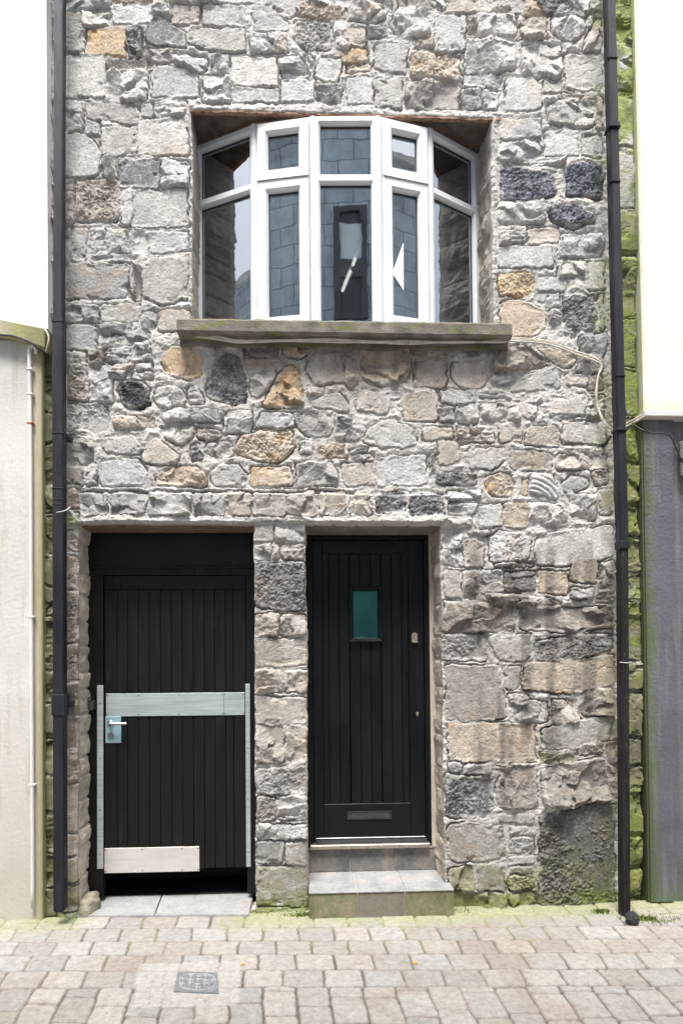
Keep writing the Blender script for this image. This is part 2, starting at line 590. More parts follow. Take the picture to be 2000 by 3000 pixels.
def glass(name, fac, tint, rough=0.0, wave=.0, gloss=(1, 1, 1)):
    m = bpy.data.materials.new(name); m.use_nodes = True; nt = m.node_tree; nt.nodes.clear()
    out = N(nt, 'ShaderNodeOutputMaterial'); mx = N(nt, 'ShaderNodeMixShader')
    tr = N(nt, 'ShaderNodeBsdfTransparent'); tr.inputs['Color'].default_value = (*tint, 1)
    gl = N(nt, 'ShaderNodeBsdfGlossy', Roughness=rough); gl.inputs['Color'].default_value = (*gloss, 1)
    lw = N(nt, 'ShaderNodeFresnel', IOR=1.5)
    ad = N(nt, 'ShaderNodeMath', operation='MULTIPLY_ADD'); ad.inputs[1].default_value = 1.6; ad.inputs[2].default_value = fac; ad.use_clamp = True
    nt.links.new(lw.outputs[0], ad.inputs[0]); nt.links.new(ad.outputs[0], mx.inputs[0])
    nt.links.new(tr.outputs[0], mx.inputs[1]); nt.links.new(gl.outputs[0], mx.inputs[2]); nt.links.new(mx.outputs[0], out.inputs[0])
    if wave:
        v = coords(nt); f = noise(nt, v, 3.2, 2)
        b = N(nt, 'ShaderNodeBump', Strength=wave, Distance=.01); nt.links.new(f, b.inputs['Height'])
        nt.links.new(b.outputs[0], gl.inputs['Normal'])
    return m
M['glass'] = glass('window_glass', .27, (.8, .85, .85), 0, .05, (.90, .96, 1.0))
M['teal'] = glass('teal_door_glass', .10, (.25, .6, .57), .05, .2, (.30, .78, .74))
# ------------------------------------------------------------------ rubble wall as a relief
PALC = dict(w=(.465,.46,.445), g=(.40,.395,.38), m=(.315,.308,.295), k=(.165,.165,.168), q=(.115,.118,.14), d=(.055,.055,.058),
           o=(.44,.345,.24), t=(.42,.36,.295), b=(.395,.365,.33), n=(.285,.262,.235), y=(.25,.245,.16), u=(.125,.122,.112))
STEP = 0.0045
GX0, GX1, GZ0, GZ1 = -1.95, 2.42, -0.15, 6.75
nx = int(round((GX1 - GX0) / STEP)) + 1; nz = int(round((GZ1 - GZ0) / STEP)) + 1
gx = GX0 + STEP * np.arange(nx); gz = GZ0 + STEP * np.arange(nz)
XX, ZZ = np.meshgrid(gx, gz)        # [nz, nx]
WX = XX + .009 * vn(XX, ZZ, 15, 1) + .005 * vn(XX, ZZ, 45, 2) + .0035 * vn(XX, ZZ, 100, 3)
WZ = ZZ + .009 * vn(XX, ZZ, 15, 4) + .005 * vn(XX, ZZ, 45, 5) + .0035 * vn(XX, ZZ, 100, 6)

def snap(v, g0): return int(round((v - g0) / STEP))
# openings (in grid indices): x0, x1, z0, z1
wx0, wx1 = snap(-0.788, GX0), snap(X(1441, 640), GX0)
wz0, wz1 = snap(3.80, GZ0), snap(5.268, GZ0)
lx0, lx1 = snap(X(228, 2050), GX0), snap(X(746, 2050), GX0)
lz1 = snap(2.525, GZ0)
rx0, rx1 = snap(X(899, 2050), GX0), snap(X(1296, 2050), GX0)
rz1 = snap(2.518, GZ0)
HOLES = [(wx0, wx1, wz0, wz1), (lx0, lx1, 0, lz1), (rx0, rx1, 0, rz1)]
def hx(i): return GX0 + i * STEP
def hz(i): return GZ0 + i * STEP

def hull(p):
    p = sorted(map(tuple, p))
    def half(q):
        h = []
        for a in q:
            while len(h) >= 2 and (h[-1][0]-h[-2][0])*(a[1]-h[-2][1]) - (h[-1][1]-h[-2][1])*(a[0]-h[-2][0]) <= 0: h.pop()
            h.append(a)
        return h
    l = half(p); u = half(p[::-1]); return l[:-1] + u[:-1]
stones = []
ox = oy = 0; K = 1.568
for ln in STONES.strip().split('\n'):
    t = ln.split()
    if t[0] == 'T': ox, oy = float(t[1]), float(t[2]); continue
    if t[0] == 'P': c = list(map(float, t[1:-2])); pts = [(c[i], c[i+1]) for i in range(0, len(c), 2)]
    else:
        a = list(map(float, t[:4])); j = lambda: random.uniform(-5, 5)
        w_, h_ = a[2]-a[0], a[3]-a[1]; j = lambda: random.uniform(-.05, .05) * min(w_, h_)
        pts = [(a[0]+j(), a[1]+j()), (a[2]+j(), a[1]+j()), (a[2]+j(), a[3]+j()), (a[0]+j(), a[3]+j())]
    w = [PY(ox + p[0] / K, oy + p[1] / K) for p in pts]
    stones.append((hull([(p.x, p.z) for p in w]), t[-2], t[-1]))
# coursed rubble beyond the top of the picture
z = 5.98
while z < GZ1 + .1:
    hh = random.uniform(.13, .24); x = GX0 - random.random() * .2
    while x < 1.9:
        ww = random.uniform(.15, .42)
        j = lambda: random.uniform(-.015, .015)
        stones.append((hull([(x+j()+.01, z+j()+.01), (x+ww+j()-.01, z+j()+.01), (x+ww+j()-.01, z+hh+j()-.01), (x+j()+.01, z+hh+j()-.01)]), random.choice('wggmbbtk'), random.choice('ssrrp')))
        x += ww
    z += hh
# mossy return beside the right hand pipe and dark one beside the left pipe
SX0 = X(1812, 1500); SX1 = 2.5
STR = [0, 62, 258, 425, 610, 745, 920, 1075, 1215, 1355, 1478, 1570, 1683, 1762, 1812, 1940, 2030, 2165, 2245, 2330, 2450, 2545, 2635, 2760]
for a, b in zip(STR, STR[1:]):
    za, zb = Z(1830, a), Z(1830, b); j = lambda: random.uniform(-.006, .006)
    stones.append((hull([(2.03, zb+.012+j()), (2.5, zb+.012+j()), (2.5, za-.008+j()), (2.03, za-.008+j())]), 'y' if a > 500 else 'g', random.choice('rrs')))
y = 0
while y < 2700:
    h = random.uniform(70, 130)
    za, zb = Z(130, y), Z(130, y + h)
    stones.append((hull([(GX0, zb+.01), (-1.66, zb+.01+random.uniform(-.01, .01)), (-1.66, za-.006), (GX0, za-.006)]), 'g' if y < 900 else 'y', 'r'))
    y += h

big = 9.0
best = np.full(XX.shape, big, np.float32); second = np.full(XX.shape, big, np.float32)
sid = np.full(XX.shape, -1, np.int32); hst = np.zeros(XX.shape, np.float32)
colr = np.zeros(XX.shape + (3,), np.float32)
rs = np.random.RandomState(5)
for k, (pl, c, ty) in enumerate(stones):
    n = len(pl)
    if n < 3: continue
    mg = .035
    i0 = max(0, int((min(p[0] for p in pl) - mg - GX0) / STEP)); i1 = min(nx, int((max(p[0] for p in pl) + mg - GX0) / STEP) + 1)
    k0 = max(0, int((min(p[1] for p in pl) - mg - GZ0) / STEP)); k1 = min(nz, int((max(p[1] for p in pl) + mg - GZ0) / STEP) + 1)
    if i1 <= i0 + 1 or k1 <= k0 + 1: continue
    S = (slice(k0, k1), slice(i0, i1)); wx, wz = WX[S], WZ[S]; x_, z_ = XX[S], ZZ[S]
    acc = 0; kap = (.0065 if ty not in 'z' else .003) * rs.uniform(.6, 1.4)
    for e in range(n):
        a, b = pl[e], pl[(e+1) % n]; dx, dz = b[0]-a[0], b[1]-a[1]; L = math.hypot(dx, dz)
        if L < 1e-5: continue
        nxv, nzv = dz / L, -dx / L
        acc = acc + np.exp(np.clip(((wx - a[0]) * nxv + (wz - a[1]) * nzv) / kap, -60, 40))
    sd = (kap * np.log(acc + 1e-30) + .0005).astype(np.float32)
    cx = sum(p[0] for p in pl) / n; cz = sum(p[1] for p in pl) / n
    R_ = max(max(p[0] for p in pl) - min(p[0] for p in pl), max(p[1] for p in pl) - min(p[1] for p in pl)) / 2
    sz = int(rs.randint(0, 16)); prot = rs.uniform(.010, .021); tilt = rs.uniform(-.05, .05, 2)
    qx = x_ + rs.uniform(0, 50); qz = z_ + rs.uniform(0, 50)
    ql = .5 * (sst(-.0, .5, fbm(qx, qz, 9, 2, sz)) )
    def facets(kn, slope, jit=.012):
        pw = x_ + jit * vn(qx, qz, 30, sz); qw = z_ + jit * vn(qx, qz, 30, sz + 3)
        mn = None; mxx = None
        for q in range(kn):
            ax, az = rs.uniform(-slope, slope, 2); fx = cx + rs.uniform(-R_, R_) * .8; fz = cz + rs.uniform(-R_, R_) * .5
            pv = (pw - fx) * ax + (qw - fz) * az + rs.uniform(0, .012)
            if q % 2 == 0: mn = pv if mn is None else np.minimum(mn, pv)
            else: mxx = pv if mxx is None else np.maximum(mxx, pv)
        return np.clip(.8 * mn + .5 * mxx, -.035, .03)
    def vor(kn, slope, stp):
        pw = x_ + .02 * vn(qx, qz, 22, sz) + .008 * vn(qx, qz, 60, sz + 1); qw = z_ + .015 * vn(qx, qz, 22, sz + 3) + .006 * vn(qx, qz, 60, sz + 2)
        bd = np.full(x_.shape, 9.); out = np.zeros(x_.shape)
        for q in range(kn):
            fx = cx + rs.uniform(-R_, R_); fz = cz + rs.uniform(-R_, R_) * .7
            d_ = (pw - fx) ** 2 + 1.6 * (qw - fz) ** 2; ax, az = rs.uniform(-slope, slope, 2); off = rs.uniform(-stp, stp)
            m_ = d_ < bd; bd = np.where(m_, d_, bd); out = np.where(m_, (pw - fx) * ax + (qw - fz) * az + off, out)
        return out
    rough_ = fbm(qx, qz, 30, 4, sz)
    if ty == 's':
        ew = .008; det = .0022 * rough_ + .0015 * vn(qx, qz, 130, sz) + tilt[0] * .35 * (x_ - cx) + tilt[1] * .5 * (z_ - cz)
        cr = np.abs(fbm(qx, qz * 1.6, 6, 3, sz + 5)); det = det - .0035 * (1 - sst(0, .03, cr)) * (rs.rand() < .25)
        chip = sst(.15, .4, fbm(qx, qz, 14, 3, sz + 7)) * sst(-.06, -.01, sd); det = det - .010 * chip * rs.uniform(.4, 1.3)
    elif ty == 'p':
        ew = .013; r1 = np.abs(fbm(qx, qz, 34, 4, sz + 2, .75))
        det = .013 * fbm(qx, qz, 17, 5, sz + 2, .72) - .009 * sst(.25, .0, r1) * sst(-.3, .2, vn(qx, qz, 20, sz)) + .004 * vn(qx, qz, 110, sz + 6) + .55 * facets(4, .3)
        if c == 'u': det = det * 1.35 + .006 * vn(qx, qz * 1.8, 48, sz)
    elif ty == 'f':
        ew = .014; rr = np.sqrt((x_ - (cx - R_)) ** 2 + (z_ - (cz - R_ * 1.4)) ** 2) + .006 * rough_
        det = .010 * np.abs(np.sin(rr * math.pi / .034)) + .004
    elif ty == 'z':
        ew = .006; prot = .034; det = .004 * rough_
    elif ty == 'l':
        ew = .006; prot = .030; kap = .003; det = .38 * facets(5, .3) + vor(6, .3, .005) + .004 * rough_
    else:
        ew = .012; det = .75 * facets(4, .40) + vor(max(3, int(R_ / .021)), .34, .0055) + .0050 * rough_ + .003 * fbm(qx, qz * 1.5, 90, 2, sz)
        if rs.rand() < .12: det = det + .0025 * np.sin((z_ + .3 * tilt[0] * x_ + .02 * rough_) * 2 * math.pi / .034)
    t = np.clip(-sd / ew, 0, 1); prof = (1 - (1 - t) ** 2.6)
    h = prof * (prot + det)
    upd = sd < best[S]
    sec = second[S]; bs_ = best[S]
    sec[upd] = bs_[upd]; sec[~upd] = np.minimum(sec, sd)[~upd]
    bs_[upd] = sd[upd]; sid[S][upd] = k; hst[S][upd] = h[upd]
    # stone's own colour
    base = np.array(PALC[c]); tone = rs.uniform(.92, 1.09); hue = 1 + rs.uniform(-.02, .03) * np.array([1, .15, -1.])
    cc = np.ones(x_.shape + (3,), np.float32) * (base * tone * hue)
    m1 = fbm(qx, qz, 11, 4, sz + 1)[..., None]; m2 = fbm(qx, qz * 2.5, 34, 3, sz + 4)[..., None]
    cc = cc * (1 + .20 * m1 + .13 * m2)
    warm = sst(.1, .6, fbm(qx, qz, 7, 3, sz + 8))[..., None]
    if c in 'ot': cc = cc * (1 - warm) + warm * np.array([.52, .33, .16] if c == 'o' else [.42, .31, .20])
    elif c in 'bn' or rs.rand() < .3: cc = cc * (1 - .32 * warm) + .32 * warm * np.array([.44, .32, .21]) * (cc.mean(-1, keepdims=True) / .36)
    if c in 'wgm' and rs.rand() < .4:
        vein = (1 - sst(0, .03, np.abs(fbm(qx, qz * .6, 5, 2, sz + 9))))[..., None]; cc = cc + vein * .10
    if c in 'kqdu': cc = cc * (1 + .7 * sst(.1, .7, vn(qx, qz, 75, sz))[..., None])
    colr[S][upd] = cc[upd]

# mortar between the stones
mort = fbm(XX, ZZ, 24, 4, 2); mf = fbm(XX, ZZ, 75, 3, 7)
gap = np.clip(best, 0, .05)
hm = .003 + .005 * mort + .003 * mf + .007 * sst(.012, .04, gap)
# loose chips pushed into wide joints
cx_, cz_ = WX * 22, WZ * 30
ci, cj = np.floor(cx_), np.floor(cz_); d1 = np.full(XX.shape, 9.); cidr = np.zeros(XX.shape)
for a in (-1, 0, 1):
    for b in (-1, 0, 1):
        ii, jj = (ci + a).astype(int), (cj + b).astype(int)
        rx_ = TB[9][ii & 255, jj & 255]; rz_ = TB[10][ii & 255, jj & 255]
        dd = (ii + rx_ - cx_) ** 2 + (jj + rz_ - cz_) ** 2; m_ = dd < d1
        d1 = np.where(m_, dd, d1); cidr = np.where(m_, TB[11][ii & 255, jj & 255], cidr)
chip = sst(.006, .016, best) * sst(.36, .10, d1) * (cidr > .35)
hm = hm + .005 * chip * (.3 + cidr) + .004 * sst(.2, .7, fbm(XX, ZZ, 40, 3, 4))
inst = sst(.0015, -.0015, best)
# broken open joints: dark crevices where the pointing has gone
crk = (1 - sst(.002, .0075, np.abs(best - .001))) * sst(-.12, .2, fbm(XX, ZZ, 7, 3, 12))
under = 0
lint = sst(2.52, 2.54, ZZ) * sst(2.725, 2.71, ZZ) * sst(-1.52, -1.50, XX) * sst(.90, .88, XX)
hm = hm + .006 + .019 * lint
# pointing smeared over the edges of the stones
smear = sst(-.032, -.001, best) * sst(-.08, .25, fbm(XX, ZZ, 8, 4, 3) + .12 * mf) * inst
H_ = hm * (1 - inst) + np.maximum(hst, -.004) * inst
H_ = H_ * (1 - .65 * smear) + (hm + .010) * .65 * smear
crk = crk * (1 - .8 * smear) * (1 - .9 * lint)
H_ = H_ - .023 * crk
H_ = H_ + .012 * fbm(XX, ZZ, 1.6, 2, 3) + .014 * lint
mc = np.array([.47, .452, .422]) * (1 + .10 * mort[..., None] + .10 * mf[..., None]) * (1 - .22 * sst(.1, .6, fbm(XX, ZZ, 3, 3, 8)))[..., None]
chc = np.array([.40, .385, .36]) * (.75 + .6 * cidr[..., None])
mc = mc * (1 - chip[..., None]) + chc * chip[..., None]
Cc = mc * (1 - inst[..., None]) + colr * inst[..., None]
Cc = Cc * (1 - .7 * smear[..., None]) + mc * .7 * smear[..., None]
# the return beside the right hand pipe steps back; also the strip left of the left pipe
stp = sst(2.012, 2.028, XX); H_ = H_ - .035 * stp
stl = sst(-1.645, -1.665, XX) * sst(3.85, 3.75, ZZ); H_ = H_ - .02 * stl
# round edges of the openings
def edge_round(i0, i1, k0, k1):
    dx = np.maximum(np.maximum(hx(i0) - XX, XX - hx(i1)), 0); dz = np.maximum(np.maximum(hz(k0) - ZZ, ZZ - hz(k1)), 0)
    return np.sqrt(dx ** 2 + dz ** 2)
for h4 in HOLES:
    dd = edge_round(*h4); H_ = H_ - .014 * (1 - sst(0, .014, dd))
H_ = np.where(XX > 2.035, np.minimum(H_, .004), H_); H_ = np.where((XX < -1.66) & (ZZ < 3.8), np.minimum(H_, -.002), H_)
_py = [0, 500, 1205, 1400, 1900, 2690]; _px = [1850, 1862, 1872, 1872, 1881, 1884]
ez = [Z(b_, a_) for a_, b_ in zip(_py, _px)]; exx = [X(b_, a_) for a_, b_ in zip(_py, _px)]
Xe = np.interp(ZZ, ez[::-1], exx[::-1]) + .006 * vn(XX * 0, ZZ, 9, 5)
H_ = H_ - .22 * sst(Xe, Xe + .008, XX)
# growth of algae and moss, brown wash marks, a browner tone low down
def blend(mask, col_, amt):
    global Cc
    m_ = (np.clip(mask, 0, 1) * amt)[..., None]; lum = Cc.mean(-1, keepdims=True) / .36
    Cc = Cc * (1 - m_) + m_ * np.array(col_) * (.55 + .45 * lum)
nA = fbm(XX, ZZ, 5, 4, 1); nB = fbm(XX, ZZ, 16, 3, 6); nV = fbm(XX * 4, ZZ * .7, 3, 3, 4)
blend(stp * sst(-.75, .15, nB + .5 * nA + .25 * np.sin(ZZ * 2.1 + 1)), (.20, .235, .05), .88)
blend(stp * sst(.1, .6, nB), (.33, .36, .10), .55)
blend(stp * sst(.0, .5, fbm(XX, ZZ, 9, 3, 13)), (.07, .085, .035), .55)
blend(stl * sst(-.7, .1, nB), (.10, .105, .05), .9)
blend(sst(1.80, 2.0, XX) * sst(-.1, .5, nA) * (1 - stp), (.24, .26, .10), .6)
blend(sst(.55, .0, ZZ + .12 * nA) * sst(-.4, .3, nB), (.22, .22, .07), .65)
blend(sst(.16, .02, ZZ + .05 * nB) * sst(-.6, .1, nB), (.17, .20, .045), .7)
blend(sst(3.76, 3.66, ZZ) * sst(3.3, 3.6, ZZ + .12 * nA) * sst(-.95, -.8, XX) * sst(1.35, 1.2, XX) * sst(-.5, .3, nV), (.20, .16, .12), .55)
blend(sst(2.45, 2.2, ZZ + .2 * nA) * sst(.9, 1.1, XX) * sst(.6, 1.0, ZZ) * sst(-.2, .4, nV), (.13, .118, .105), .72)
blend(sst(2.75, 2.2, ZZ) * sst(-.2, .5, nA), (.20, .175, .15), .40)  # patchy darker brown tone towards the bottom
blend(sst(3.9, 3.0, ZZ) * sst(.0, .7, nA), (.37, .31, .25), .22)
del mc, chc, cx_, cz_

# displaced vertices
PXv = XX + .006 * vn(XX, ZZ, 7, 8) + .0035 * vn(XX, ZZ, 22, 9); PYv = -H_; PZv = ZZ + .004 * vn(XX, ZZ, 9, 10)
V = [np.stack([PXv, PYv, PZv], -1).reshape(-1, 3)]; CV = [Cc.reshape(-1, 3)]
idx = np.arange(nx * nz).reshape(nz, nx)
keep = np.ones((nz - 1, nx - 1), bool)
for i0, i1, k0, k1 in HOLES: keep[k0:k1, i0:i1] = False
keep[snap(3.9, GZ0):, :snap(-1.80, GX0)] = False; keep[:, snap(2.30, GX0):] = False
q = np.stack([idx[:-1, :-1], idx[:-1, 1:], idx[1:, 1:], idx[1:, :-1]], -1)[keep]
QF = [q.reshape(-1, 4)]; base_n = nx * nz
def reveal(ids, depth, axis, sgn, bc, seed, rough_=.012, fl=False, splay=0.0):
    """extrude a row of boundary vertices back into the opening as rough stone"""
    global base_n
    P0 = V[0][ids]; C0 = CV[0][ids]; n = len(ids); m = int(depth / .007)
    ys = np.linspace(0, 1, m + 1)[1:]
    s_ = P0[:, 2] if axis == 0 else P0[:, 0]
    A, B = np.meshgrid(s_, ys * depth)
    course = np.cumsum(rs.uniform(.1, .22, 60)) - .3
    ci_ = np.searchsorted(course, A + .015 * vn(A, B, 20, seed)); dc = np.abs(np.take(course, np.clip(ci_, 0, 59)) - A)
    dc = np.minimum(dc, np.abs(np.take(course, np.clip(ci_ - 1, 0, 59)) - A))
    joint = 1 - sst(.004, .016, dc)
    bulge = rough_ * (fbm(A, B, 12, 4, seed) + .5 * vn(A + ci_ * 3.3, B, 6, seed + 1)) - .010 * joint
    bulge *= sst(0, .25, B / depth)[...]
    pts = np.repeat(P0[None], m, 0).copy()
    pts[..., 1] = P0[None, :, 1] * (1 - ys[:, None]) + (depth) * ys[:, None]
    pts[..., axis] = pts[..., axis] + sgn * (bulge + splay * ys[:, None])
    tone = .8 + .5 * TB[3][ci_ % 256, (seed * 7) % 256]
    c = np.array(bc) * (tone * (1 + .2 * fbm(A, B, 18, 4, seed + 3)))[..., None]
    c = c * (1 - joint[..., None] * .5) + joint[..., None] * .5 * np.array([.42, .37, .31])
    w_ = sst(.0, .15, ys)[:, None, None]; c = C0[None] * (1 - w_) + c * w_
    V.append(pts.reshape(-1, 3)); CV.append(c.reshape(-1, 3))
    allid = np.vstack([ids[None], base_n + np.arange(m * n).reshape(m, n)]); base_n += m * n
    qq = np.stack([allid[:-1, :-1], allid[:-1, 1:], allid[1:, 1:], allid[1:, :-1]], -1).reshape(-1, 4)
    if fl: qq = qq[:, ::-1]
    QF.append(qq)
LD, RD = .20, .27
reveal(idx[wz0:wz1+1, wx0], .42, 0, 1, (.34, .31, .27), 1, .008)
reveal(idx[wz0:wz1+1, wx1], .42, 0, -1, (.34, .31, .27), 2, .022, True, 0.03)
reveal(idx[wz1, wx0:wx1+1], .02, 2, -1, (.2, .1, .06), 3, .002, True)
reveal(idx[:lz1+1, lx0], LD, 0, 1, (.45, .41, .34), 4, .014)
reveal(idx[:lz1+1, lx1], LD, 0, -1, (.38, .34, .29), 5, .008, True)
reveal(idx[lz1, lx0:lx1+1], .05, 2, -1, (.4, .35, .3), 6, .004, True)
reveal(idx[:rz1+1, rx0], RD, 0, 1, (.38, .34, .29), 7, .008)
reveal(idx[:rz1+1, rx1], RD, 0, -1, (.36, .31, .26), 8, .016, True, 0.012)
reveal(idx[rz1, rx0:rx1+1], .05, 2, -1, (.4, .35, .3), 9, .004, True)
# back skin so the wall has its thickness
def grid_mesh(name, Vs, Qs, Cs, mat, parent=None):
    Vs = np.concatenate(Vs).astype(np.float32); Qs = np.concatenate(Qs).astype(np.int32); Cs = np.concatenate(Cs).astype(np.float32)
    me = bpy.data.meshes.new(name)
    me.vertices.add(len(Vs)); me.vertices.foreach_set('co', Vs.ravel())
    me.loops.add(Qs.size); me.loops.foreach_set('vertex_index', Qs.ravel())
    me.polygons.add(len(Qs)); me.polygons.foreach_set('loop_start', np.arange(0, Qs.size, 4, dtype=np.int32))
    me.polygons.foreach_set('use_smooth', np.ones(len(Qs), bool))
    me.update(calc_edges=True); 
    ca = me.color_attributes.new('Col', 'FLOAT_COLOR', 'POINT')
    cc = np.ones((len(Vs), 4), np.float32); cc[:, :3] = np.clip(Cs, .01, .8); ca.data.foreach_set('color', cc.ravel())
    return mesh_obj(name, me, mat, parent)
house = empty('stone_house', (0.2, 0, 0))
tag(house, 'rubble stone house front with a white bow window above two black doors', 'house')
wall = grid_mesh('wall', V, QF, CV, M['stone'], house)
del V, QF, CV
b = MB()                                              # core and roofline behind the facing
b.box((-1.95, .47, 2.75), (-1.82, 6.2, 7.4)); b.box((2.32, .47, -.1), (2.42, 6.2, 7.4)); b.box((-1.82, .48, 5.98), (2.32, 6.2, 7.4))
b.box((-1.95, .9, -.1), (2.32, 6.2, 2.74)); b.box((-1.95, .0, 6.76), (2.42, .465, 7.4))
b.build('inner_masonry', M['stone_far'] if 'stone_far' in M else M['concrete'], house)
# ------------------------------------------------------------------ window head, sill, bow window
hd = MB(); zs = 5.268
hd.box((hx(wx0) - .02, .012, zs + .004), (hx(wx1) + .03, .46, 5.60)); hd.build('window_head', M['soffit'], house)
rl = MB(); n_ = 60
prev = None
for i in range(n_ + 1):
    xa = hx(wx0) - .01 + (X(1480, 330) - hx(wx0)) * i / n_
    ya, za = -.010 - random.random() * .008, zs - .002 - random.random() * .004
    cur = [rl.bm.verts.new(p) for p in ((xa, ya, za), (xa, .011, za), (xa, .011, zs + .009), (xa, ya, zs + .007 + random.random() * .004))]
    if prev:
        for k in range(4): rl.bm.faces.new((prev[k], prev[(k+1) % 4], cur[(k+1) % 4], cur[k]))
    else: rl.bm.faces.new(cur)
    prev = cur
rl.bm.faces.new(prev[::-1])
rl.build('rusty_head_edge', M['rust'], house)
ys = -.145
A_ = PY(517, 928, ys); B_ = PY(1500, 947, ys); A2 = PY(513, 965, ys); B2 = PY(1498, 990, ys)
sx0, sx1 = A_.x, B_.x; sz1 = (A_.z + B_.z) / 2; sz0 = (A2.z + B2.z) / 2
s = MB(); ns = 90
# sill slab with a weathered, chipped front arris
prev = None
for i in range(ns + 1):
    x = sx0 + (sx1 - sx0) * i / ns; w1 = .004 * float(vn(np.array([x]), np.array([1.]), 17, 3)[0]); w2 = .004 * float(vn(np.array([x]), np.array([4.]), 30, 5)[0])
    pr = [(ys + .008 + w1, sz1 + .0 + w2), (ys + w1, sz1 - .012), (ys + .003 + w2, sz0 + .012), (ys + .012, sz0 + w1), (-.05, sz0 - .002), (-.045, sz0 - .035), (.40, sz0 - .035), (.40, sz1 + .02)]
    cur = [s.bm.verts.new((x, a, z)) for a, z in pr]
    if prev:
        for k in range(len(cur)): s.bm.faces.new((prev[k], prev[(k+1) % len(cur)], cur[(k+1) % len(cur)], cur[k]))
    else: s.bm.faces.new(cur)
    prev = cur
s.bm.faces.new(prev[::-1])
s.build('window_sill', M['concrete'], house)

WB = empty('bow_window', (0, 0, 0)); WB.parent = house; WB.location = Vector((0, 0, 0)) - Vector(house.location)
WB['label'] = 'white five-sided bow window under the rusty stone head'
zt = 5.252; zb = sz1 + .012
cp = [PZ(*p, zt) for p in ((567.6, 430), (745, 363), (916, 340), (1105.5, 339.5), (1257.6, 374.5), (1401, 452))]
print('bow corners', [tuple(round(c, 3) for c in p) for p in cp])
# regularise: shallow bow
for p in cp: p.z = 0
def mk(p, q):
    d = (q - p); L = d.length; d.normalize(); nrm = Vector((d.y, -d.x, 0))     # outward = towards -y
    if nrm.y > 0: nrm = -nrm
    def fr(u, n, z): v = p + d * u + nrm * n; return (v.x, v.y, z)
    def inv(px, py):
        r = ray(px, py); c = Vector(CAMP); rv = Vector(r)
        t = (p - c).dot(nrm) / rv.dot(nrm); h = c + rv * t; return (h - p).dot(d), h.z
    return fr, L, inv
fac = [mk(cp[i], cp[i+1]) for i in range(5)]
ct = lambda cx, cy: (540 + cx / 1.742, 280 + cy / 1.742)
G0 = -.045
fm = MB(); sm = []; ztr = fac[2][2](*ct(815, 417))[1]
print('transom', ztr, 'zb', zb)
panes = []
FW = .042
for i, (fr, L, inv) in enumerate(fac):
    prof = [(0, -.06), (0, 0), (FW - .014, 0), (FW, -.016), (FW, -.06)]
    fm.ring(fr, .004, zb, L - .004, zt, prof)
    tw = .030 if i in (0, 2, 4) else .022
    # transom bar with chamfers
    fm.prism([Vector(fr(FW - .012, n, z_)) for n, z_ in ((-.055, ztr - tw), (-.014, ztr - tw), (-.001, ztr - tw + .012), (-.001, ztr + tw - .012), (-.014, ztr + tw), (-.055, ztr + tw))],
             Vector(fr(L - FW + .012, 0, 0)) - Vector(fr(FW - .012, 0, 0)))
    for (z0, z1) in ((zb + FW, ztr - tw), (ztr + tw, zt - FW)):
        u0, u1 = FW, L - FW
        if i in (1, 3):                      # opening lights stand proud of the frame
            sb = MB(); e = .016; sw = .056
            sb.ring(fr, u0 - e, z0 - e, u1 + e, z1 + e, [(0, .001), (0, .026), (.006, .031), (sw, .031), (sw + .014, .012), (sw + .014, -.03)])
            if True:                          # drip bar under the light
                sb.prism([Vector(fr(u0 - e, n, z_)) for n, z_ in ((.002, z0 - e - .012), (.040, z0 - e - .010), (.034, z0 - e + .004), (.030, z0 - e + .012), (.002, z0 - e + .012))],
                         Vector(fr(u1 + e, 0, 0)) - Vector(fr(u0 - e, 0, 0)))
            sm.append(sb); ins = sw + .014 - e; n_ = -.012
        else: ins = 0; n_ = -.038
        g = .005
        gk = MB(); gk.ring(fr, u0 + ins - .002, z0 + ins - .002, u1 - ins + .002, z1 - ins + .002, [(0, n_ - .004), (0, n_ + .006), (g + .002, n_ + .006), (g + .002, n_ - .004)])
        panes.append((gk, fr, u0 + ins, z0 + ins, u1 - ins, z1 - ins, n_))
for p in cp[1:-1]: fm.tube([(p.x, p.y + .022, zb), (p.x, p.y + .022, zt)], .030, 12)
fo = fm.build('window_frame', M['upvc'], WB)
for sb in sm: sb.build('opening_light', M['upvc'], WB)
for gk, fr, u0, z0, u1, z1, n_ in panes:
    gk.build('gasket', M['upvc_d'], WB)
    pb = MB(); pb.fbox(fr, u0, n_ - .004, z0, u1, n_, z1); pb.build('pane', M['glass'], WB)
sl = MB()                                     # sealant bead and board above the frame
for i, (fr, L, inv) in enumerate(fac): sl.fbox(fr, -.002, -.05, zt, L + .002, -.004, zs + .003)
sl.build('sealant', M['rustdark'], WB)
jb = MB()                                     # jamb fillers between frame and stone
jb.box((hx(wx0) - .01, cp[0].y - .01, zb - .02), (cp[0].x + .004, cp[0].y + .05, zt + .01)); jb.build('jamb_filler', M['beige'], WB); jb = MB(); jb.box((cp[5].x - .004, cp[5].y - .01, zb - .02), (hx(wx1) + .03, cp[5].y + .05, zt + .01))
jb.build('jamb_filler', M['beige'], WB)
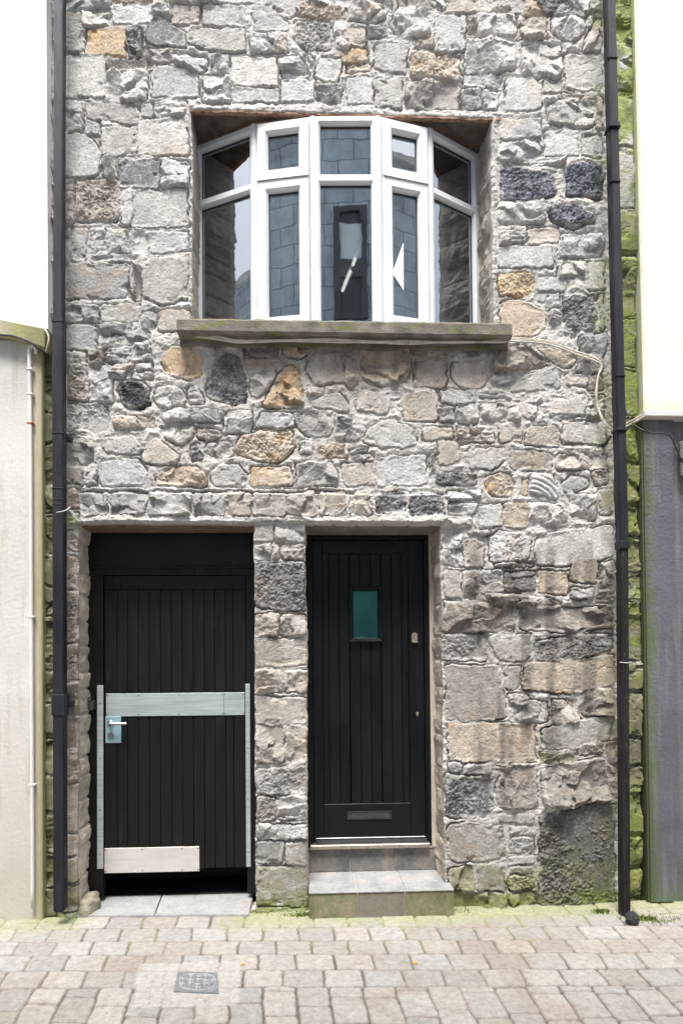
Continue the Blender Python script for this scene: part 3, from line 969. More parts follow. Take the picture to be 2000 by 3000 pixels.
# room behind the glass
ym = max(cp[0].y, cp[5].y) + .06
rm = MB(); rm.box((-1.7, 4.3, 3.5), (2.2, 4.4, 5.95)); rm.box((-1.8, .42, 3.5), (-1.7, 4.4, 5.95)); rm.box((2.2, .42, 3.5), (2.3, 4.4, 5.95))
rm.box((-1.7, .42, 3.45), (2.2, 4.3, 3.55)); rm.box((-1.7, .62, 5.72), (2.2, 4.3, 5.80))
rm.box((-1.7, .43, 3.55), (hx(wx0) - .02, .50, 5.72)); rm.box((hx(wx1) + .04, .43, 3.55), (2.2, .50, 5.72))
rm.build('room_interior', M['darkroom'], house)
ta, tb = PZ(1068, 690, 5.66), PZ(1003, 850, 5.66)
t_ = MB(); dv = (tb - ta).normalized(); sd_ = dv.cross(Vector((0, 0, 1)))
t_.tube([ta + (tb - ta) * .40, ta + (tb - ta) * .50], .016, 10); t_.tube([ta + (tb - ta) * .62, tb], .017, 10)
tb = ta + (tb - ta) * .93; lt = empty('ceiling_light', tuple(ta)); tag(lt, 'lit fluorescent strip light seen through the centre pane of the bow window', 'light')
t_.build('lit_tube', M['tube'], lt, True)
t2 = MB(); t2.tube([ta + Vector((0, 0, .045)), tb + Vector((0, 0, .045))], .022, 6); t2.build('fitting', M['upvc'], lt)
# thin white triangle on the outer face of the right opening light's pane
fr, L, inv = fac[3]
def on(px, py, n):
    r = Vector(ray(px, py)); c = Vector(CAMP); nn = Vector(fr(0, 1, 0)) - Vector(fr(0, 0, 0)); q0 = Vector(fr(0, n, 0))
    return c + r * ((q0 - c).dot(nn) / r.dot(nn))
pts = [on(1181, 710, -.008), on(1148, 800, -.008), on(1182, 851, -.008)]
nn = Vector(fr(0, 1, 0)) - Vector(fr(0, 0, 0))
sp = MB(); sp.prism(pts, nn * .003)
so = sp.build('white_triangle', M['sail'])
tag(so, 'white sail-shaped triangle on the right-hand tall pane', 'ornament')
# small clutter on the inner sill seen through the centre pane
for k, (px, c_) in enumerate(((1000, (.3, .35, .4)), (1017, (.5, .5, .5)))):
    p = PY(px, 900, .55); m_ = simple('bottle_glaze_' + ('a', 'b')[k], c_, None, .3, bs=0)
    bb = MB(); x0 = p.x; bb.tube([(x0, .5, 3.93), (x0, .5, 4.0), (x0, .5, 4.02), (x0, .5, 4.06)], .022, 10, .010)
    o = bb.build('bottle', m_, None, True); tag(o, ('small blue grey bottle', 'small pale grey bottle')[k] + ' on the inner ledge behind the centre pane', 'bottle')
lg = MB(); lg.box((-.7, .44, 3.86), (1.2, .62, 3.93)); lg.build('inner_ledge', M['upvc'], house)

# ------------------------------------------------------------------ left door
def xf(y): return lambda px, py=2050: PY(px, py, y).x
dl = empty('plank_door', (0, 0, 0)); dl.parent = house; dl.location = -Vector(house.location)
dl['label'] = 'left black plank door with grey metal plates and a lever handle'
def door_parts(parent): return parent
y0 = LD; xl, xr = X(262, 2050, y0) - .03, X(755, 2050, y0) + .02
ztop = Z(500, 1540, y0) + .04
fb = MB()
fb.box((xl, y0, Z(500, 1660, y0) + .004), (xr, y0 + .06, ztop), .002)                   # head board
fb.box((xl, y0 - .006, Z(500, 1666, y0)), (xr, y0 + .06, Z(500, 1658, y0) + .0), .002)
xa, xb = X(303, 2050, y0), X(720, 2050, y0); zl = Z(500, 1684, y0); zb_ = Z(500, 2549, y0)
fb.box((xl, y0 + .002, zl), (xr, y0 + .06, Z(500, 1667, y0)), .002)
fb.box((xl, y0 + .002, .045), (xa - .004, y0 + .06, zl), .002); fb.box((xb + .004, y0 + .002, .045), (xr, y0 + .06, zl), .002)
fb.build('door_frame', M['black'], dl)
lf = MB(); yl = y0 + .018
gz1 = Z(500, 1727, yl)
gr = [342, 373, 405, 437, 470, 502, 534, 566, 598, 629, 661, 684]; gxs = [X(g, 2050, yl) for g in gr]
lf.box((xa, yl, gz1), (xb, yl + .05, zl - .003), .002)
edges = [xa] + gxs + [xb]
for a, b_ in zip(edges, edges[1:]): lf.box((a + .0014, yl + (0 if (a == xa or b_ == xb) else .004), zb_), (b_ - .0014, yl + .045, gz1 - .001), .0025)
lf.box((xa, yl + .012, zb_ + .002), (xb, yl + .049, gz1), 0)
lf.build('door_leaf', M['black2'], dl)
def plate(name, x0, x1, z0, z1, y, th, mat, screws, sub=None):
    m = MB(); m.box((x0, y - th, z0), (x1, y, z1), .0012)
    o = m.build(name, mat, dl)
    for sx, sz in screws: sc = MB(); sc.tube([(sx, y - th - .0012, sz), (sx, y - th + .001, sz)], .0042, 8); sc.build('screw', M['screw'], dl)
    return o
yp = yl - .0005
def pxz(px, py, y): v = PY(px, py, y); return v.x, v.z
x0, z1 = pxz(311, 2033, yp); x1, z0 = pxz(717, 2096, yp); xm = X(655, 2050, yp)
plate('push_plate', x0, xm - .0008, z0 + .002, z1, yp, .003, M['alu'], [(x0 + a, z) for z in (z1 - .012, z0 + .014) for a in (.008, .25 * (xm - x0) + .02, .62 * (xm - x0), xm - x0 - .008)])
plate('push_plate', xm + .0008, x1, z0 + .002, z1, yp, .003, M['alu'], [(a, z) for z in (z1 - .012, z0 + .014) for a in (xm + .008, x1 - .008)])
x0, z1 = pxz(306, 2486, yp); x1, z0 = pxz(584, 2553, yp)
plate('kick_plate', x0, x1, z0, z1, yp, .003, M['alu_w'], [(x0 + a, z) for z in (z1 - .012, z0 + .012) for a in (.008, .4 * (x1 - x0), .82 * (x1 - x0), x1 - x0 - .008)])
x0 = X(285, 2050, y0); x1 = X(303, 2050, y0); z1 = Z(290, 2008, y0); z0 = Z(290, 2546, y0)
plate('guard_strip', x0, x1, z0, z1, y0, .006, M['alu'], [((x0 + x1) / 2, z1 - a * (z1 - z0)) for a in (.1, .4, .68, .92)])
x0 = X(719, 2050, y0); x1 = X(732, 2050, y0); z1 = Z(725, 2004, y0); z0 = Z(725, 2540, y0)
plate('guard_strip', x0, x1, z0, z1, y0, .006, M['alu'], [((x0 + x1) / 2, z1 - a * (z1 - z0)) for a in (.1, .35, .63, .92)])
x0, z1 = pxz(309, 2100, yp); x1, z0 = pxz(355, 2177, yp)
plate('handle_plate', x0, x1, z0, z1, yp, .004, M['plate'], [])
cx, cz = pxz(325, 2119, yp)
hb = MB(); hb.tube([(cx, yp - .004, cz), (cx, yp - .012, cz)], .021, 20); hb.tube([(cx, yp - .01, cz), (cx, yp - .05, cz)], .0085, 12)
hb.tube(spline([(cx, yp - .05, cz), (cx + .012, yp - .055, cz), (cx + .10, yp - .054, cz), (cx + .118, yp - .05, cz)], 5), .0088, 12)
hb.build('lever_handle', M['steel'], dl, True)
cx, cz = pxz(325, 2155, yp)
kb = MB(); kb.tube([(cx, yp - .004, cz), (cx, yp - .011, cz)], .022, 20); kb.tube([(cx, yp - .010, cz + .003), (cx, yp - .016, cz + .003)], .0085, 14); kb.box((cx - .003, yp - .015, cz - .018), (cx + .003, yp - .0105, cz), .001)
kb.build('lock_cylinder', M['steel'], dl)
lk = MB(); cx, cz = pxz(270, 2065, y0 - .03)
lk.box((cx - .02, y0 - .05, cz - .035), (cx + .012, y0 - .001, cz + .03), .004)
lk.tube(spline([(cx - .016, y0 - .055, cz + .01), (cx - .016, y0 - .055, cz + .045), (cx + .012, y0 - .055, cz + .048)], 4), .004, 6)
lk.build('latch_keeper', M['plastic'], dl)
sf = MB(); sf.box((hx(lx0) - .02, .035, hz(lz1) - .012), (hx(lx1) + .02, LD + .05, hz(lz1) + .05)); sf.build('door_head', M['rustdark'], house)
vb = MB(); vb.box((xl - .02, y0 + .45, -.05), (xr + .02, y0 + .48, ztop)); vb.box((xl - .04, y0 + .061, -.05), (xl - .02, y0 + .48, ztop)); vb.box((xr + .02, y0 + .061, -.05), (xr + .04, y0 + .48, ztop)); vb.box((xl - .04, y0 + .061, ztop), (xr + .04, y0 + .48, ztop + .02)); vb.box((xl - .04, y0 + .10, -.02), (xr + .04, y0 + .45, .016))
vb.build('lobby_shade', M['plastic'], house)  # shade behind the leaf painted as a black lining and floor

# ------------------------------------------------------------------ right door
dr = empty('panelled_door', (0, 0, 0)); dr.parent = house; dr.location = -Vector(house.location)
dr['label'] = 'right black boarded door with a small teal window and a letterbox'
y0 = RD - .01
X2 = lambda px, py=1950: X(px, py, y0)
Z2 = lambda py, px=1080: Z(px, py, y0)
xl, xr = X2(897), X2(1259); zt2 = Z2(1559); zb2 = Z2(2482)
f = MB(); xa, xb = X2(917), X2(1243); zl = Z2(1580)
f.box((xl, y0, zb2), (xa - .003, y0 + .07, zl), .004); f.box((xb + .003, y0 - .004, zb2), (xr, y0 + .07, zl), .004)
f.box((xl, y0 - .002, zl + .001), (xr, y0 + .07, zt2), .004)
f.build('door_frame', M['black'], dr)
yl = y0 + .022
XL = lambda px, py=1950: X(px, py, yl)
ZL = lambda py, px=1080: Z(px, py, yl)
lf = MB(); gA, gB = XL(945), XL(1198); zA, zB = ZL(1622), ZL(2355); wl, wr, wt, wb = XL(1023), XL(1121), ZL(1719), ZL(1881)
zlb = ZL(2462)
lf.box((xa, yl, zlb), (gA, yl + .05, zl - .003), .002); lf.box((gB, yl, zlb), (xb, yl + .05, zl - .003), .002)
lf.box((gA + .0005, yl, zA), (gB - .0005, yl + .05, zl - .003), .002); lf.box((gA + .0005, yl, zlb), (gB - .0005, yl + .05, zB), .002)
g2 = [XL(g) for g in (963, 994, 1025, 1056, 1087, 1117, 1148, 1178)]
e2 = [gA] + g2 + [gB]
for a, b_ in zip(e2, e2[1:]):
    mid = (a + b_) / 2
    if wl < mid < wr:
        lf.box((a + .003, yl + .008, zB + .001), (b_ - .003, yl + .045, wb), .0025); lf.box((a + .003, yl + .008, wt), (b_ - .003, yl + .045, zA - .001), .0025)
    else: lf.box((a + .003, yl + .008, zB + .001), (b_ - .003, yl + .045, zA - .001), .0025)
lf.box((gA, yl + .02, zB), (wl + .01, yl + .048, zA)); lf.box((wr - .01, yl + .02, zB), (gB, yl + .048, zA))
lf.box((wl, yl + .02, zB), (wr, yl + .048, wb + .01)); lf.box((wl, yl + .02, wt - .01), (wr, yl + .048, zA))
lf.build('door_leaf', M['black'], dr)
f = MB(); fr2 = lambda u, n, z: (u, yl - n, z)
f.ring(fr2, wl, wb, wr, wt, [(0, -.02), (0, .012), (.006, .017), (.022, .013), (.032, -.004), (.032, -.03)])
f.box((wl - .004, yl - .024, wb - .002), (wr + .004, yl - .001, wb + .010), .003)
f.build('glazing_bead', M['black'], dr)
f = MB(); f.box((wl + .03, yl + .016, wb + .03), (wr - .03, yl + .021, wt - .03)); f.build('door_glass', M['teal'], dr)
f = MB(); f.box((wl - .02, yl + .2, wb - .1), (wr + .02, yl + .21, wt + .1))
f.build('hall_backing', simple('pale_green_hall', (.12, .34, .32), (.14, .38, .36), .8, bs=0), dr)
x0, x1 = XL(1206), XL(1223); z1, z0 = ZL(1854), ZL(1884); f = MB()
cxm = (x0 + x1) / 2; rr = (x1 - x0) / 2
f.prism([(cxm + rr * math.cos(a), yl, z1 - rr + rr * math.sin(a)) for a in np.linspace(0, math.pi, 9)] + [(x0, yl, z0 + .006), (x1, yl, z0 + .006)], (0, -.008, 0))
f.box((x0, yl - .022, z0), (x1, yl - .0, z0 + .008), .002); f.tube([(cxm, yl - .007, z1 - rr - .002), (cxm, yl - .012, z1 - rr - .002)], .010, 12)
f.build('latch_lock', M['brass'], dr)
cx, cz = XL(1222, 2090), ZL(2090, 1222); f = MB(); f.tube([(cx, yl, cz), (cx, yl - .005, cz)], .010, 12); f.prism([(cx - .006, yl, cz - .006), (cx + .006, yl, cz - .006), (cx + .004, yl, cz - .022), (cx - .004, yl, cz - .022)], (0, -.004, 0))
f.build('keyhole_cover', M['brass'], dr)
x0, x1 = XL(1016, 2390), XL(1146, 2390); z1, z0 = ZL(2377), ZL(2401)
f = MB(); f.ring(fr2, x0, z0, x1, z1, [(0, 0), (0, .007), (.003, .009), (.006, .006), (.006, 0)]); f.box((x0 + .007, yl - .007, z0 + .006), (x1 - .007, yl + .001, z1 - .007), .003)
f.build('letterbox', M['black_gloss'] if 'black_gloss' in M else M['plastic'], dr)
wbm = MB(); za = ZL(2456); wbm.prism([(XL(922), yl - .0, za), (XL(922), yl - .035, za - .016), (XL(922), yl - .035, za - .028), (XL(922), yl, za - .034)], (XL(1242) - XL(922), 0, 0))
wbm.build('weather_bar', M['plastic'], dr)
wbm = MB(); wbm.box((XL(922), yl - .012, za + .002), (XL(1240), yl - .0005, za + .008), .001); wbm.build('weather_bar_glint', M['steel'], dr)  # bright steel strip added to stand in for the weather bar's highlight
wbm = MB(); wbm.box((xl + .02, y0 - .045, zb2), (xr - .02, y0 + .08, Z2(2470)), .003); wbm.build('threshold_strip', M['brass'], dr)
# beige timber lining around the door
ln_ = MB(); yb = RD - .03
xo, xi = X(1278, 1950, yb), X(1259, 1950, yb) + .002
ln_.box((xi, yb, Z2(2483)), (xo, y0 + .09, Z(1100, 1543, yb)), .003)
ln_.box((xl - .02, yb + .002, zt2 + .002), (xi, y0 + .09, Z(1100, 1543, yb)), .003)
ln_.build('door_lining', M['beige'], house)
sf = MB(); sf.box((hx(rx0) - .02, .035, hz(rz1) - .010), (hx(rx1) + .02, RD + .05, hz(rz1) + .05)); sf.build('door_head', simple('grey_concrete_head', (.16, .145, .12), (.25, .235, .20), .9, 12, bs=.6, bd=.004), house)
sf = MB(); sf.box((hx(rx0) - .03, RD + .06, -.1), (hx(rx0) - .01, .9, 2.6)); sf.box((hx(rx1) + .01, RD + .02, -.1), (hx(rx1) + .06, .9, 2.6)); sf.build('passage_side', M['darkroom'], house)

# ------------------------------------------------------------------ steps
def tilemat(name, c1, c2, c3):
    m, nt, b = newmat(name); v = coords(nt)
    f1 = noise(nt, v, 7, 6, .7); c = ramp(nt, f1, [(.35, c1), (.5, c2), (.65, c3)])
    f2 = noise(nt, v, 60, 4); c = mix(nt, 1, c, ramp(nt, f2, [(.3, (.84, .84, .84)), (.7, (1.14, 1.14, 1.14))]), 'MULTIPLY')
    nt.links.new(c, b.inputs['Base Color']); b.inputs['Roughness'].default_value = .75; bump(nt, f1, .5, .008, b); return m
T1 = tilemat('slate_tile', (.10, .105, .10), (.19, .175, .155), (.30, .255, .21))
T2 = tilemat('slate_tread', (.23, .24, .24), (.31, .315, .31), (.38, .355, .33))
T3 = tilemat('mossy_tile', (.10, .115, .05), (.18, .18, .09), (.27, .22, .16))
T4 = tilemat('rusty_tile', (.14, .12, .10), (.20, .175, .145), (.18, .185, .12))
GRT = simple('pale_grout', (.46, .44, .40), (.56, .54, .5), .9, 30)
st = empty('door_step', (0, 0, 0)); st.parent = house; st.location = -Vector(house.location)
st['label'] = 'two slate tiled steps below the right door'
yf = PZ(1332, 2682, 0).y; zt_ = Z(1200, 2609, yf); yr = PZ(1262, 2549, zt_).y
print('step', yf, zt_, yr)
xs0, xs1 = X(903, 2640, yf), X(1331, 2640, yf); zu = Z(1100, 2484, yr)
xr1 = hx(rx1) - .002
core = MB(); core.box((xs0 + .008, yf + .010, -.05), (xs1 - .008, 0.0, zt_ - .009)); core.box((xs0 + .008, 0, -.05), (xr1 - .01, yr + .2, zt_ - .009))
core.box((hx(rx0) - .0, yr + .010, 0), (xr1 - .0, yr + .35, zu - .006))
core.build('grout_bed', GRT, st)
def tiles(name, cuts, fn, mats):
    for (a, b_), m_ in zip(zip(cuts, cuts[1:]), mats):
        t = MB(); fn(t, a + .003, b_ - .003); t.build(name, m_, st)
c1 = [xs0, X(1047, 2640, yf), X(1187, 2640, yf), xs1]
tiles('riser_tile', c1, lambda t, a, b_: t.box((a, yf, -.02), (b_, yf + .010, zt_ - .012), .002), (T3, T4, T3))
c2 = [hx(rx0) + .004, X(1024, 2500, yr), X(1153, 2500, yr), xr1 - .004]
tiles('riser_tile', c2, lambda t, a, b_: t.box((a, yr, zt_ + .002), (b_, yr + .010, zu - .010), .002), (T1, T1, T1))
def tread(t, a, b_):
    ra = (a - xs0) / (xs1 - xs0); rb = (b_ - xs0) / (xs1 - xs0)
    t.box((a, yf - .006, zt_ - .009), (min(b_, xs1), -.006 if b_ > xr1 else yr - .003, zt_), .002)
tiles('tread_tile', c1, tread, (T2, T2, T2))
t = MB(); t.prism([(X(1187, 2640, yf) + .003, -.004, zt_ - .009), (xr1, -.004, zt_ - .009), (xr1 - .012, yr - .003, zt_ - .009), (X(1187, 2640, yf) + .003, yr - .003, zt_ - .009)], (0, 0, .009)); t.build('tread_tile', T2, st)
t = MB(); t.box((hx(rx0) + .002, yr - .005, zu - .009), (xr1 - .002, yr + .32, zu), .002); t.build('tread_tile', T2, st)
# light flagstones before the left door
fl = MB(); sl_ = tilemat('pale_flagstone', (.27, .275, .275), (.32, .32, .315), (.36, .35, .34))
def slab(pts, z1, z0=-.03):
    m = MB(); m.prism([(p.x, p.y, z0) for p in pts], (0, 0, z1 - z0), .004); return m
zf = .012
ja, jb_ = PZ(484, 2598, zf), PZ(452, 2682, zf)
A, B, C_, D_ = PZ(238, 2598, zf), PZ(228, 2684, zf), PZ(728, 2680, zf), PZ(738, 2598, zf)
back = y0 + .1; gp = Vector((.004, 0, 0))
def yb_(p, q, y): t = (y - p.y) / (q.y - p.y); return p + (q - p) * t
slab([Vector((A.x - .03, .5, 0)), B, jb_ - gp, ja - gp, Vector((ja.x - .004 + (ja.x - jb_.x) * (.5 - ja.y) / max(.05, ja.y - jb_.y), .5, 0))], zf).build('threshold_slab', sl_, house)
slab([Vector((ja.x + .004 + (ja.x - jb_.x) * (.5 - ja.y) / max(.05, ja.y - jb_.y), .5, 0)), ja + gp, jb_ + gp, C_, Vector((D_.x + .02, .5, 0))], zf).build('threshold_slab', sl_, house)
# odd stone at the foot of the left jamb
bs_ = bmesh.new(); bmesh.ops.create_icosphere(bs_, subdivisions=4, radius=1)
c0 = PY(268, 2590, .10)
for v in bs_.verts:
    n3 = math.sin(v.co.x * 5 + 1) * .08 + math.sin(v.co.z * 7 + v.co.y * 4) * .06
    v.co = Vector((math.copysign(abs(v.co.x) ** .6, v.co.x) * .065, v.co.y * .10, math.copysign(abs(v.co.z) ** .55, v.co.z) * .075)) * (1 + n3) + Vector((c0.x - .01, .085, .03))
me = bpy.data.meshes.new('kerb_stone'); bs_.to_mesh(me); bs_.free()
for p in me.polygons: p.use_smooth = True
fs = mesh_obj('foot_stone', me, simple('foot_stone_mat', (.24, .22, .15), (.36, .32, .25), .9, 14, bs=.9, bd=.012))
tag(fs, 'rounded mossy stone lying at the foot of the left door jamb', 'stone')
# ------------------------------------------------------------------ pavement relief
PS = .006; px0, px1, py0, py1 = -3.0, 3.0, -2.3, .03
pxs = np.arange(px0, px1, PS); pys = np.arange(py0, py1, PS); PX_, PY_ = np.meshgrid(pxs, pys)
w1 = .006 * vn(PX_, PY_, 9, 1) + .003 * vn(PX_, PY_, 30, 2) + .0015 * vn(PX_, PY_, 90, 8); w2 = .006 * vn(PX_, PY_, 9, 3) + .003 * vn(PX_, PY_, 30, 4) + .0015 * vn(PX_, PY_, 90, 9)
uu = (PX_ + .06 * PY_) / (1 + .063 * PY_) + w1; vv = -PY_ - .05 * PX_ + w2
rowe = np.array([-.40, -.16, .08, .26, .44, .61, .79, .96]); NR = len(rowe) - 1
ri = np.clip(np.searchsorted(rowe, vv) - 1, 0, NR - 1)
W_ = .215; offs = np.array([.0, .1, .03, .135, .06, .16, .02, .11])[ri]
ua = (uu + offs) / W_ + 50; ci = np.floor(ua)
duA = np.minimum(ua - ci, 1 - (ua - ci)) * W_; r0 = rowe[ri]; r1 = rowe[ri + 1]
dvA = np.minimum(vv - r0, r1 - vv)
Wb = .172; ub = uu / Wb + 50; cb = np.floor(ub); duB = np.minimum(ub - cb, 1 - (ub - cb)) * Wb
ob = TB[5][cb.astype(int) & 255, 7] * .215; Lb = .222
vb_ = (vv - .96 + ob + (cb % 2) * .10) / Lb; rb = np.floor(vb_)
dvB = np.minimum(vb_ - rb, 1 - (vb_ - rb)) * Lb; dvB = np.where(vv > .96, np.minimum(dvB, vv - .96), dvB)
isB = vv > .96
du = np.where(isB, duB, duA); dv_ = np.where(isB, dvB, dvA)
ida = (np.where(isB, cb * 7 + 131, ci * 3)).astype(int); idb = (np.where(isB, rb + 77, ri)).astype(int)
rnd = TB[6][ida & 255, idb & 255]; rnd2 = TB[7][ida & 255, idb & 255]
rc = .022; ax = np.maximum(rc - du, 0); ay = np.maximum(rc - dv_, 0); dj = np.minimum(np.minimum(du, dv_), rc - np.sqrt(ax ** 2 + ay ** 2))
jw = .0035 + .003 * np.clip(fbm(PX_, PY_, 4, 2, 5), 0, 1)
filled = sst(.0, .45, fbm(PX_, PY_, 3.1, 3, 9))                      # joints packed with grit
top = sst(jw - .0025, jw + .0045, dj)
tl1 = (TB[1][ida & 255, idb & 255] - .5) * .02; tl2 = (TB[2][ida & 255, idb & 255] - .5) * .02
Hp = -.015 + top * .015 + (1 - top) * .007 * filled + (rnd - .5) * .004 * top + .0008 * fbm(PX_, PY_, 60, 3, 3) + top * .0012 * fbm(PX_, PY_, 14, 3, 2)
Cp = np.array([.335, .315, .29]) * (.87 + .25 * rnd[..., None]) * (1 + .12 * fbm(PX_, PY_, 25, 4, 4)[..., None] + .10 * fbm(PX_, PY_, 75, 3, 10)[..., None]) * (1 + np.array([.03, 0, -.03]) * (rnd2[..., None] - .5) * 2)
jc = np.array([.12, .10, .085]) * (1 + .3 * fbm(PX_, PY_, 40, 3, 6)[..., None]) * (1 + 1.0 * filled[..., None])
Cp = jc * (1 - top[..., None]) + Cp * top[..., None]
dirt = sst(.12, .55, fbm(PX_, PY_, 2.6, 4, 11))[..., None]; Cp = Cp * (1 - .42 * dirt) + .42 * dirt * np.array([.27, .215, .175])
# pale cement patch round the cover
cA, cB, cC, cD = PZ(412, 2822), PZ(702, 2822), PZ(705, 2945), PZ(385, 2952)
def poly_sd(P4, x, y):
    s_ = -9
    for i in range(4):
        a, b_ = P4[i], P4[(i+1) % 4]; dx, dy = b_.x - a.x, b_.y - a.y; L = math.hypot(dx, dy)
        s_ = np.maximum(s_, (-(x - a.x) * dy + (y - a.y) * dx) / L)
    return s_
sdp = poly_sd([cA, cB, cC, cD], PX_ + w1 * 2, PY_ + w2 * 2) if True else 0
pm = sst(.004, -.004, sdp)
ck = (1 - sst(.0, .03, np.abs(fbm(PX_, PY_, 7, 3, 14)))) ; pj = (1 - top) * .35
Hp = Hp * (1 - pm) + pm * (-.002 - .004 * ck - .003 * pj + .0012 * fbm(PX_, PY_, 30, 3, 1))
Cpm = np.array([.385, .365, .34]) * (1 + .08 * fbm(PX_, PY_, 12, 3, 1)[..., None]) * (1 - .30 * ck[..., None]) * (1 - .4 * pj[..., None])
Cp = Cp * (1 - pm[..., None]) + Cpm * pm[..., None]
nG = fbm(PX_, PY_, 6, 3, 12)
# moss along the wall foot and in the joints beside it
near = sst(-.34, -.10, PY_ + .06 * nG - .07 * sst(1.2, 2.0, PX_)); gm = near * sst(-1.0, .1, nG + .35 * np.sign(PX_ + .35) + .5 * (np.abs(PX_ + 1.65) < .4))
gm = gm * (1 - (PX_ > -1.45) * (PX_ < -.62))
gm = np.clip(gm * (.75 + .5 * (1 - top)), 0, .9)[..., None]
Cp = Cp * (1 - gm) + gm * np.array([.30, .315, .17])
jm = (1 - top) * sst(-.9, -.2, PY_) * sst(.0, .3, fbm(PX_, PY_, 5, 2, 13)); jm = jm[..., None] * .7
Cp = Cp * (1 - jm) + jm * np.array([.24, .27, .09])
n1, n2 = PX_.shape; idp = np.arange(n1 * n2).reshape(n1, n2)
qp = np.stack([idp[:-1, :-1], idp[:-1, 1:], idp[1:, 1:], idp[1:, :-1]], -1).reshape(-1, 4)
pav = grid_mesh('pavement', [np.stack([PX_, PY_, Hp], -1).reshape(-1, 3)], [qp], [Cp.reshape(-1, 3)], M['paver'])
pav['kind'] = 'structure'
m, nt, bs2 = newmat('lane_paving'); v = coords(nt)
bt = N(nt, 'ShaderNodeTexBrick', Scale=1.0); bt.inputs['Brick Width'].default_value = .215; bt.inputs['Row Height'].default_value = .175; bt.inputs['Mortar Size'].default_value = .006
bt.inputs['Color1'].default_value = (.44, .40, .37, 1); bt.inputs['Color2'].default_value = (.50, .45, .41, 1); bt.inputs['Mortar'].default_value = (.2, .16, .13, 1)
nt.links.new(v, bt.inputs['Vector']); nt.links.new(mix(nt, 1, bt.outputs['Color'], ramp(nt, noise(nt, v, 8), [(.3, (.75, .75, .75)), (.7, (1.15, 1.15, 1.15))]), 'MULTIPLY'), bs2.inputs['Base Color'])
bs2.inputs['Roughness'].default_value = .85
g = MB(); vs = [g.bm.verts.new(p) for p in ((-60, -60, -.022), (60, -60, -.022), (60, 60, -.022), (-60, 60, -.022))]; g.bm.faces.new(vs)
go = g.build('ground', m); go['kind'] = 'structure'

# inspection cover
q4 = [PZ(*p, .003) for p in ((520, 2847), (637, 2850), (641, 2911), (508, 2906))]
cv = empty('inspection_cover', tuple(sum(q4, Vector()) / 4)); tag(cv, 'small worn iron inspection cover set in the paving', 'drain cover')
c = MB(); c.prism([(p.x, p.y, -.008) for p in q4[::-1]], (0, 0, .012), .002); c.build('plate', M['iron'], cv)
o_ = q4[3]; eu = (q4[2] - q4[3]); ev = (q4[0] - q4[3])
def cc_(a, b_): return Vector((o_.x, o_.y, 0)) + Vector((eu.x, eu.y, 0)) * a + Vector((ev.x, ev.y, 0)) * b_
rb_ = MB()
def rib(a, b_, w=.0022):
    p, q_ = cc_(*a), cc_(*b_); d = (q_ - p).normalized(); n = Vector((-d.y, d.x, 0)) * w
    rb_.prism([Vector((t.x, t.y, .0035)) for t in (p - n, q_ - n, q_ + n, p + n)], (0, 0, .0035))
ring_ = [(.5 + .40 * math.copysign(abs(math.cos(t)) ** .7, math.cos(t)), .5 + .40 * math.copysign(abs(math.sin(t)) ** .7, math.sin(t))) for t in np.linspace(0, 2 * math.pi, 33)]
for a, b_ in zip(ring_, ring_[1:]): rib(a, b_, .0016)
for k in range(5):
    for j in range(4):
        a = .16 + .17 * k; b_ = .18 + .2 * j
        if (a - .5) ** 2 + (b_ - .5) ** 2 > .13: continue
        if (k + j) % 2: rib((a - .06, b_), (a + .07, b_)); rib((a, b_ - .07), (a, b_ + .08))
        else: rib((a, b_ - .06), (a, b_ + .10)); rib((a - .05, b_ + .05), (a + .08, b_ + .05))
rb_.build('ribs', M['iron_hi'], cv)
for px, py, s_, lab in ((712, 2826, .018, 'small yellow leaf lying by the inspection cover'), (1217, 2823, .020, 'small orange leaf lying on the pavers in front of the step')):
    p = PZ(px, py, .004); l = MB(); a0 = random.random() * 3
    pts = [p + Vector((math.cos(a0 + t) * s_ * r_, math.sin(a0 + t) * s_ * r_ * .6, .002 + .004 * math.sin(2 * t))) for t, r_ in ((0, 1.2), (1, .6), (2, .8), (3.14, 1.0), (4.2, .7), (5.3, .6))]
    l.prism(pts, (0, 0, .0012)); o = l.build('fallen_leaf', M['leaf']); tag(o, lab, 'leaf')

# ------------------------------------------------------------------ downpipes
def square_pipe(m, pa, pb, w, d, bev=.006):
    """square tube from pa (top) to pb, pa/pb are front centre points"""
    pa, pb = Vector(pa), Vector(pb); h = w / 2
    pts = [pb + Vector((-h, 0, 0)), pb + Vector((h, 0, 0)), pb + Vector((h, d, 0)), pb + Vector((-h, d, 0)), pa + Vector((-h, 0, 0)), pa + Vector((h, 0, 0)), pa + Vector((h, d, 0)), pa + Vector((-h, d, 0))]
    m.hexa(pts, bev)
def at_line(pa, pb, z): t = (z - pa.z) / (pb.z - pa.z); return pa + (pb - pa) * t
# left
yl_ = -.15
P0 = PY(171, -260, yl_); P1 = PY(168, 935, yl_); P2 = PZ(171, 2672, .0); P2 = PY(172, 2672, yl_); P2.z = max(P2.z, .01)
dp = empty('downpipe', (P2.x, yl_, 0)); tag(dp, 'square black downpipe at the left edge of the stone wall', 'downpipe', 'black downpipes on the stone house')
m = MB(); square_pipe(m, P0, P1 + Vector((0, 0, .0)), .058, .058, .005); m.build('upper_pipe', M['pipe'], dp)
m = MB(); square_pipe(m, P1 - Vector((.0, .004, 0)), P2 - Vector((0, .004, 0)), .066, .066, .005); m.build('lower_pipe', M['pipe'], dp)
def collar(par, pa, pb, px, py, y, w, d, h, name='collar', mat='pipe', e=.004):
    z = Z(px, py, y); c = at_line(pa, pb, z); m = MB()
    m.box((c.x - w / 2 - e, y - e - .004, z - h / 2), (c.x + w / 2 + e, y + d + e, z + h / 2), .0025); m.build(name, M[mat], par)
